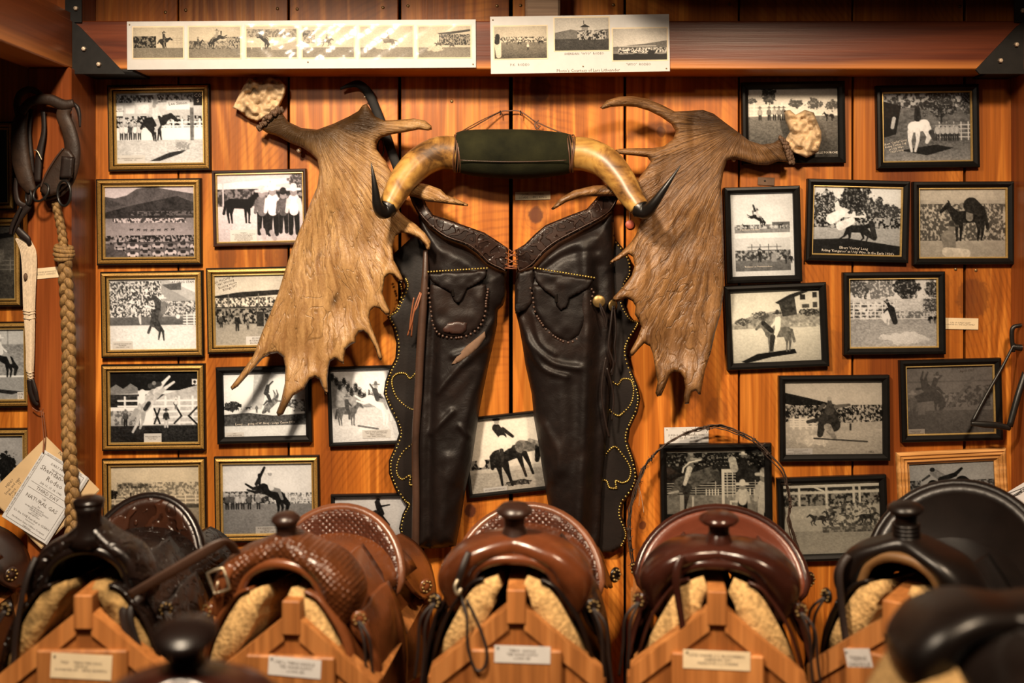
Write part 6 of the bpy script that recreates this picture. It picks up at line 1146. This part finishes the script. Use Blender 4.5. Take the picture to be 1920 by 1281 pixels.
def pad_sheet(side, pts, y0, y1, th, rnd=.10, ny=14, n=6, wob=0.0, flare=0.0, sink=0.0):
    """Panel draped down one side: pts is its profile (x,z) from the ridge outwards, running from y0 (front) to y1 with rounded lower corners."""
    q = prof2(pts, n); m = len(q); G_ = []
    for i, p in enumerate(q):
        u = i/(m-1); k = rnd*max(0, (u-.55)/.45)**2.2; row = []
        for j in range(ny):
            v = j/(ny-1); yy = (y0+k)+(y1-k-y0-k)*v
            row.append((side*(p[0]+wob*(vnoise(v*5+u*3, u*4, 3)-.5)+flare*(v**2)), yy, p[2]+wob*(vnoise(v*6, u*5, 4)-.5)-sink*v))
        G_.append(row)
    T = np.array([[th if np.isscalar(th) else np.interp(i/(m-1), np.linspace(0, 1, len(th)), th)]*ny for i in range(m)])
    if side > 0: G_ = [r_[::-1] for r_ in G_]
    return sheet(G_, -T)
def rosette(r, loc, rad, mat, facing=0.5, side=1):
    R = Matrix.Rotation(side*facing, 3, 'Z') @ Matrix.Rotation(0, 3, 'X')
    pts = []; v, f = lathe([(.0001, .008), (rad*.3, .0075), (rad*.55, .004), (rad*.85, .0035), (rad, .001), (rad, -.002)], 16, 'y')
    o = obj('rosette', *xf((v, f), loc, R), mat, r, local=True); m = MB()
    for k in range(8):
        a = k*math.pi/4; m.add(*xf(lathe([(.0001, .008), (rad*.16, .006), (rad*.2, .002)], 8, 'y'), Vector(loc)+R @ Vector((rad*.68*math.cos(a), 0, rad*.68*math.sin(a))), R))
    m.build('petals', M['old_brass'], o, local=True)
def ltube(r, name, pts, rad, mat, n=10, flat=1.0, up=None): return obj(name, *tube(catmull(pts, 6), rad, n, flat, up), mat, r, local=True)
def saddle(loc, rz, label, fk, fkm, hornp, hornm, cant, cantm, rimm, seatm, skirtm, padm, pad=1.0, fend=True, strings=(), ros=True, ptip=.156, gul=None, skirts=True, padx=0.0):
    r = empty('western_saddle', loc, label, 'saddle', 'saddles on wooden racks', rz)
    (v, f), lip = fork(**fk); obj('fork', v, f, fkm, r, local=True)
    obj('gullet_roll', *tube(lip, [.004]+[.0105]*8+[.004], 12), gul or fkm, r, local=True)
    if hornp: horn_part(r, hornm, *hornp)
    G_, rim = cantle(**cant); fr_ = sheet([[tuple(p) for p in row] for row in G_], -.012); obj('cantle', *fr_, cantm, r, local=True)
    obj('cantle_roll', *tube(rim, [.004, .010]+[.0115]*10+[.010, .004], 12), rimm, r, local=True)
    ins = [G_[1][i]*.55+G_[2][i]*.45+np.array((0, -.004, 0)) for i in range(2, len(rim)-2)]; obj('cantle_border', *tube(ins, .0032, 7), rimm, r, local=True)
    cy, ct, ch = cant['y'], cant['topz'], cant['hw']; fd = fk.get('top', .085)
    # seat: drape from fork back to the cantle foot
    Gs = []; ny = 14
    for j in range(ny):
        v_ = j/(ny-1); yy = .11+(cy-.10)*v_; zc = max(.016, (fd*.74)*(1-v_)**1.8-.02*math.sin(v_*math.pi)+(ct-cant['drop']*.50)*v_**2.5); wd = .10+.075*v_; row = []
        for i in range(13):
            a = i/6-1; row.append((wd*math.sin(a*1.35)/math.sin(1.35), yy, zc-.13*(1-math.cos(a*1.35))*(1.05-.25*v_)))
        Gs.append(row)
    obj('seat', *sheet(Gs, -.010), seatm, r, local=True)
    for s in (-1, 1):
        t0 = .040*pad; in_ = [(.022, .012), (.055, -.030), (.092, -.080), (.128, -.125), (ptip, -.172)]
        up_ = [(x+.030*pad, z+.030*pad*(.9 if i else .4)) for i, (x, z) in enumerate(in_)]
        obj('fleece_pad', *pad_sheet(s, [(.030+padx, .016), (.074+padx, -.006), (.108+padx, -.058), (.136+padx, -.112), (ptip+padx, -.172)], .035, .24, [.022*pad, .050*pad, .054*pad, .046*pad, .016], .03, 12, 5, .003, 0, .035), padm, r, local=True)
        if skirts: obj('skirt', *pad_sheet(s, [(.058, .012), (.090, -.002), (.124, -.048), (.150, -.106), (ptip+.014, -.182), (ptip+.026, -.24)], .030, .62, .006, .10, 16, 5, .005, .006, .085), skirtm, r, local=True)
        if skirts: obj('front_jockey', *pad_sheet(s, [(.080, .026), (.110, -.012), (.136, -.056), (.158, -.10), (.172, -.14)], .075, .34, .005, .08, 12, 5, .005), skirtm, r, local=True)
        obj('rear_jockey', *pad_sheet(s, [(.075, -.015), (.118, -.042), (.156, -.092), (.182, -.150)], .44, .66, .006, .08, 12, 5, .004, .01, .02), skirtm, r, local=True)
        if fend: obj('fender', *pad_sheet(s, [(.140, -.05), (.172, -.11), (.186, -.20), (.194, -.32), (.196, -.44)], .10, .33, .006, .06, 12, 6, .010), skirtm, r, local=True)
        if fend: ltube(r, 'stirrup_leather', [(s*.155, .12, -.07), (s*.180, .12, -.15), (s*.192, .13, -.27), (s*.196, .14, -.42)], [.014, .016, .016, .015], skirtm, 12, .35, (1, 0, .3))
        if ros:
            rosette(r, (s*.158, .066, -.048), .016, skirtm, .5, s); rosette(r, (s*.200, .45, -.10), .018, skirtm, .9, s)
            ltube(r, 'saddle_string', [(s*.158, .058, -.050), (s*.175, .045, -.09), (s*.178, .048, -.15), (s*.186, .05, -.23)], .003, M['dark_strap'], 8, .5, (0, 1, 0))
            ltube(r, 'saddle_string', [(s*.160, .058, -.050), (s*.185, .045, -.08), (s*.190, .048, -.14), (s*.198, .05, -.20)], .003, M['dark_strap'], 8, .5, (0, 1, 0))
    for nm, pts, rad, mt, fl, up in strings: ltube(r, nm, pts, rad, M[mt], 10, fl, up)
    return r
def rack(loc, rz, label, front=True, tex='rack', half=.168, legs=True, panel_z=-.10):
    """Wooden saddle rack: ridge beam, sloping boards, gabled front panel, label board and legs. Origin at the top front of the ridge."""
    r = empty('saddle_rack', loc, label, 'saddle rack', 'wooden saddle racks', rz); L = .62
    obj('ridge_beam', *box(-.018, .018, 0, L, -.066, 0, .002), M[tex], r, local=True, smooth=False)
    sl = math.radians(39); c, s = math.cos(sl), math.sin(sl)
    for sd in (-1, 1):
        for y0 in (.004, .56):
            pts = []
            for (u, w_) in ((.0195, 0), (.0195, -.036), (half/c, -.036), (half/c, 0)):
                pts.append((sd*(u*c+(-w_)*0), -.022-u*s+w_/c*.95+0))
            v = [(x, y0, z) for x, z in pts]+[(x, y0+.042, z) for x, z in pts]
            obj('rafter', v, [(0, 1, 2, 3), (7, 6, 5, 4)]+[(i, i+4, (i+1) % 4+4, (i+1) % 4) for i in range(4)], M[tex], r, local=True, smooth=False)
        for t in (.28, .62, .93):                                   # lengthwise bearing slats
            x = sd*half*t; z = -.022-half*t*s/c; obj('bearing_slat', *xf(box(-.022, .022, .05, L-.02, -.030, -.018), (x, 0, z), Matrix.Rotation(sd*sl, 3, 'Y')), M[tex], r, local=True, smooth=False)
        for y0 in (.02, .555): obj('leg', *box(sd*half*.92-.02, sd*half*.92+.02, y0+.004, y0+.04, -loc[2]+.001, -.022-half*.92*s/c-.034), M[tex], r, local=True, smooth=False)
    zb_ = -.035-half*.92*s/c
    v = [(0, 0), (half*.93, zb_), (half*.93, -.42), (-half*.93, -.42), (-half*.93, zb_)]
    V = [(x, .010, z-.055 if k == 0 else z-.022) for k, (x, z) in enumerate(v)]+[(x, .022, z-.055 if k == 0 else z-.022) for k, (x, z) in enumerate(v)]
    obj('gable_panel', V, [(4, 3, 2, 1, 0), (5, 6, 7, 8, 9)]+[(i, (i+1) % 5, (i+1) % 5+5, i+5) for i in range(5)], M['rack_panel'], r, local=True, smooth=False)
    obj('label_board', *box(-.088, .088, -.006, .0098, -.34, panel_z-.02, .003), M[tex], r, local=True, smooth=False)
    return r
def at_horn(px, d, z, rz, dy=.088):
    """Saddle origin whose horn stands at photo column px, distance d, with ridge height z."""
    q = Vector((P(px, 0, d).x, -d, z)); return q-Matrix.Rotation(rz, 3, 'Z') @ Vector((0, dy, 0))
RD = .86                                           # ridge ends this far in front of the wall
def ridge(px, py, d=RD): p = P(px, py, d); return p
def scard(rk, w_, h_, dz, txt, label, mat='card_cream', dx=0, ang=0):
    """Typed card pinned to the label board of a rack."""
    R = Matrix.Rotation(rk.rotation_euler.z, 3, 'Z'); q = rk.location+R @ Vector((dx, -.0062, dz)); a = math.radians(ang)
    ux = R @ Vector((math.cos(a), 0, -math.sin(a))); uz = Vector((math.sin(a), 0, math.cos(a))); ny = R @ Vector((0, -1, 0))
    r = empty('label_card', q-uz*h_/2, label, 'label')
    v = [q+ux*(sx*w_/2)+uz*(sz*h_/2)+ny*k for k in (.0002, .0012) for sx, sz in ((-1, -1), (1, -1), (1, 1), (-1, 1))]
    obj('card', v, [(4, 5, 6, 7), (3, 2, 1, 0)]+[(i, (i+1) % 4, (i+1) % 4+4, i+4) for i in range(4)], M[mat], r, smooth=False)
    text(txt, r, q+ny*.0016, ux, uz, w_*.84, h_*.6, M['ink_soft'])
    obj('pin', *xf(lathe([(.0001, .002), (.0018, .0016), (.002, 0)], 8, 'y'), q-ux*(w_*.44)+uz*(h_*.36)+ny*.0012), M['iron'], r)
# --- black floral saddle below the programme
p1 = ridge(155, 1117); k1 = rack(p1, 0, 'pine saddle rack carrying the black floral saddle', half=.168, panel_z=-.085)
saddle(at_horn(170, .77, p1.z, 0), 0, 'black floral tooled saddle with tall horn and brown carved cantle', dict(hw=.128, top=.105, gtop=.066, ghw=.092, bot=-.08, dep=.045, y=.10), M['sd1'], (.092, .066, .031, .0255, .085, .10, .008), M['sd1_plain'],
       dict(hw=.138, topz=.083, drop=.20, y=.47, lean=.30, dish=.04), M['sd1_cantle'], M['sd1_plain'], M['sd1'], M['sd1'], M['hide'], .8, gul=M['sd1_plain'],
       strings=[('latigo', [(-.095, .05, .06), (-.105, .03, .02), (-.118, .02, -.06), (-.125, .02, -.14), (-.122, .02, -.26)], [.006]*3, 'dark_strap', .4, (0, 1, 0)), ('latigo', [(.112, .055, -.02), (.098, .03, -.05), (.12, .025, -.12), (.15, .03, -.20), (.175, .03, -.26)], [.009]*3, 'dark_strap', .45, (0, 1, 0)), ('latigo', [(.075, .05, -.01), (.088, .03, -.06), (.11, .025, -.14), (.135, .025, -.24)], [.009]*3, 'dark_strap', .45, (0, 1, 0))])
scard(k1, .118, .048, -.135, '742D    TEENS PRE-1930\'S\nSADDLE\nDONATED BY:  GENE GRIFFITH', 'cream typed card on the rack of the black floral saddle', ang=3, dx=.0)
# --- tan basket-stamped saddle
p2 = ridge(545, 1128); k2 = rack(p2, -.10, 'pine saddle rack carrying the tan basket-stamped saddle', half=.168, panel_z=-.085)
saddle(at_horn(538, .77, p2.z, -.16), -.16, 'tan basket-stamped saddle with wide fork and buckled strap', dict(hw=.155, top=.098, gtop=.052, ghw=.086, bot=-.085, dep=.058, y=.10), M['sd2'], (.088, .045, .029, .021, .088, .12, .012), M['sd3_horn'],
       dict(hw=.160, topz=.072, drop=.19, y=.46, lean=.32, dish=.045), M['sd2_cantle'], M['sd2_rim'], M['sd2_plain'], M['sd2_plain'], M['fleece'], 1.0, gul=M['sd2_plain'],
       strings=[('buckled_strap', [(-.095, .036, .055), (-.112, .022, .02), (-.122, .03, -.02), (-.128, .04, -.05)], [.011, .012, .012, .010], 'sd2_plain', .3, (0, 1, 0)), ('buckled_strap', [(-.092, .05, .075), (-.10, .03, .10), (-.118, .015, .098), (-.15, .0, .080), (-.21, -.02, .045), (-.275, -.035, .008)], [.011, .012, .012, .012, .011, .009], 'chap_edge', .25, (0, 1, .5))])
bkl = [o for o in bpy.data.objects if o.name.startswith('western_saddle')][-1]
obj('buckle', *tube([(-.112+.017*cx*math.cos(.35)-.021*cz*math.sin(.35), .012, .03+.021*cz*math.cos(.35)+.017*cx*math.sin(.35)) for cx, cz in [(-1, -1), (0, -1.06), (1, -1), (1.05, 0), (1, 1), (0, 1.06), (-1, 1), (-1.05, 0)]], .0032, 8, closed=True), M['nickel'], bkl, local=True)
obj('buckle_tongue', *tube([(-.112, .010, .03), (-.116, .006, .012)], .0022, 7), M['nickel'], bkl, local=True)
scard(k2, .104, .036, -.125, '1787 L: TEENS SADDLE\n   TED RANDOLPH\'S\n   LOAN: ED', 'white typed card on the rack of the tan basket-stamped saddle', 'card_white', .01, 3)
# --- chestnut saddle
p3 = ridge(968, 1107); k3 = rack(p3, -.04, 'pine saddle rack carrying the chestnut saddle', half=.168, panel_z=-.095)
saddle(at_horn(965, .77, p3.z, -.10), -.10, 'glossy chestnut saddle with round dark horn below the chap legs', dict(hw=.158, top=.088, gtop=.040, ghw=.088, bot=-.085, dep=.058, y=.10), M['sd3'], (.078, .050, .037, .0215, .088, .10, .014), M['sd3_horn'],
       dict(hw=.170, topz=.052, drop=.20, y=.46, lean=.34, dish=.045), M['sd2_cantle'], M['sd2_rim'], M['sd3'], M['sd1_plain'], M['fleece'], 1.05, gul=M['sd3'],
       strings=[('rope_strap', [(-.086, .035, .062), (-.098, .018, .03), (-.106, .02, .0), (-.104, .025, -.02)], [.006, .007, .006], 'dark_strap', .4, (0, 1, 0)), ('lace_loop', [(-.100, .020, -.02), (-.085, .0, -.06), (-.082, -.01, -.11), (-.066, -.018, -.150), (-.048, -.018, -.145), (-.045, -.012, -.115), (-.062, .0, -.07), (-.088, .012, -.025)], [.003]*3, 'dark_strap', 1, None)])
s3 = [o for o in bpy.data.objects if o.name.startswith('western_saddle')][-1]
obj('metal_clip', *tube(catmull([(-.105, .015, .012), (-.11, .008, .0), (-.104, .006, -.014), (-.098, .012, -.004)], 4), .0034, 8), M['nickel'], s3, local=True)
scard(k3, .108, .033, -.122, 'TEENS  SADDLE\nTED RANDOLPH\'S\nLOAN: ED', 'glossy white typed card on the rack of the chestnut saddle', 'card_white', .012, 1)
# --- oxblood saddle
p4 = ridge(1345, 1110); k4 = rack(p4, -.12, 'pine saddle rack carrying the oxblood saddle', half=.168, panel_z=-.10)
saddle(at_horn(1348, .77, p4.z, -.20), -.20, 'dark oxblood saddle with broad smooth swells beside barbed wire', dict(hw=.162, top=.080, gtop=.036, ghw=.090, bot=-.085, dep=.066, y=.10), M['sd4'], (.070, .044, .040, .021, .088, .08, .012), M['sd4'],
       dict(hw=.190, topz=.052, drop=.19, y=.46, lean=.36, dish=.05), M['sd4_seat'], M['sd4'], M['sd4_seat'], M['sd4'], M['fleece'], 1.25, gul=M['sd4'],
       strings=[('saddle_strap', [(-.070, .02, .060), (-.082, .004, .025), (-.075, .0, -.03), (-.068, .0, -.09), (-.075, .0, -.15), (-.085, .0, -.24)], [.007, .0085, .0075, .006, .0045, .004], 'sd4', .4, (0, 1, 0))])
scard(k4, .128, .036, -.130, '1573D MAKER: S. L. BLOOMBERG\n   SHERIDAN, WY.\n   MADE FOR S. J. STAHNS', 'cream typed card on the rack of the oxblood saddle', 'card_cream', -.002, 0)
# --- near-black saddle at the dark end
p5 = ridge(1672, 1128, .90); k5 = rack(p5, -.62, 'pine saddle rack carrying the near-black saddle', half=.168, panel_z=-.085)
saddle(at_horn(1700, .80, p5.z, -.70), -.70, 'near-black saddle with rubber-wrapped horn below the pine frame', dict(hw=.150, top=.094, gtop=.058, ghw=.082, bot=-.085, dep=.055, y=.10), M['sd5'], (.082, .066, .035, .021, .088, .10, .012, True), M['sd5'],
       dict(hw=.195, topz=.135, drop=.22, y=.48, lean=.34, dish=.05), M['sd5'], M['sd5'], M['sd5'], M['sd5'], M['fleece'], 1.0, gul=M['sd5_lit'],
       strings=[('saddle_strap', [(-.095, .03, .055), (-.108, .015, .02), (-.10, .01, -.06), (-.085, .005, -.13), (-.06, .0, -.17)], [.007, .008, .008, .007], 'dark_strap', .4, (0, 1, 0))])
scard(k5, .05, .05, -.125, 'TEENS\nSADDLE', 'white typed card peeking out on the rack of the near-black saddle', 'card_white', -.06, -12)
# --- brown saddle mostly out of frame beside the post
p0 = P(-352, 1115, .86); k0 = rack(p0, .05, 'pine saddle rack standing past the post', half=.168)
saddle(p0, .05, 'brown saddle past the post, only its cantle edge showing', dict(hw=.15, top=.09, gtop=.045, ghw=.086, bot=-.085, dep=.055, y=.10), M['sd2_plain'], (.08, .045, .034, .021, .088, .1), M['sd3_horn'], dict(hw=.165, topz=.06, drop=.20, y=.46, lean=.33, dish=.045), M['sd2_cantle'], M['sd2_rim'], M['sd2_plain'], M['sd3_horn'], M['fleece'])
# --- front row: dark horned saddle seen from behind its horn, and a hornless bronc saddle
pf = P(374, 1293, 1.42); kf = rack((pf.x, pf.y, pf.z-.02), math.pi+.1, 'low rack of the front row under the dark horned saddle')
saddle((pf.x, pf.y, pf.z-.02), math.pi+.1, 'dark front-row saddle with shiny black horn cap', dict(hw=.15, top=.09, gtop=.04, ghw=.086, bot=-.085, dep=.055, y=.10), M['sd4'], (.080, .052, .044, .023, .088, -.30, .010), M['sd1_plain'], dict(hw=.160, topz=.0, drop=.19, y=.46, lean=.33, dish=.045), M['sd4'], M['sd4'], M['sd4'], M['sd1_plain'], M['fleece'])
pb = P(1850, 1172, 1.38); kb = rack(pb, math.pi-.1, 'low rack of the front row under the hornless bronc saddle')
saddle(pb, math.pi-.1, 'hornless dark bronc saddle with bulging swells in the front row', dict(hw=.160, top=.075, gtop=.025, ghw=.080, bot=-.09, dep=.07, y=.08), M['sd5'], None, None, dict(hw=.150, topz=-.02, drop=.19, y=.47, lean=.33, dish=.045), M['sd5'], M['sd5'], M['sd5'], M['sd5'], M['fleece'], 1.3, ros=False, fend=False, skirts=False, padx=.06)
flush_text()
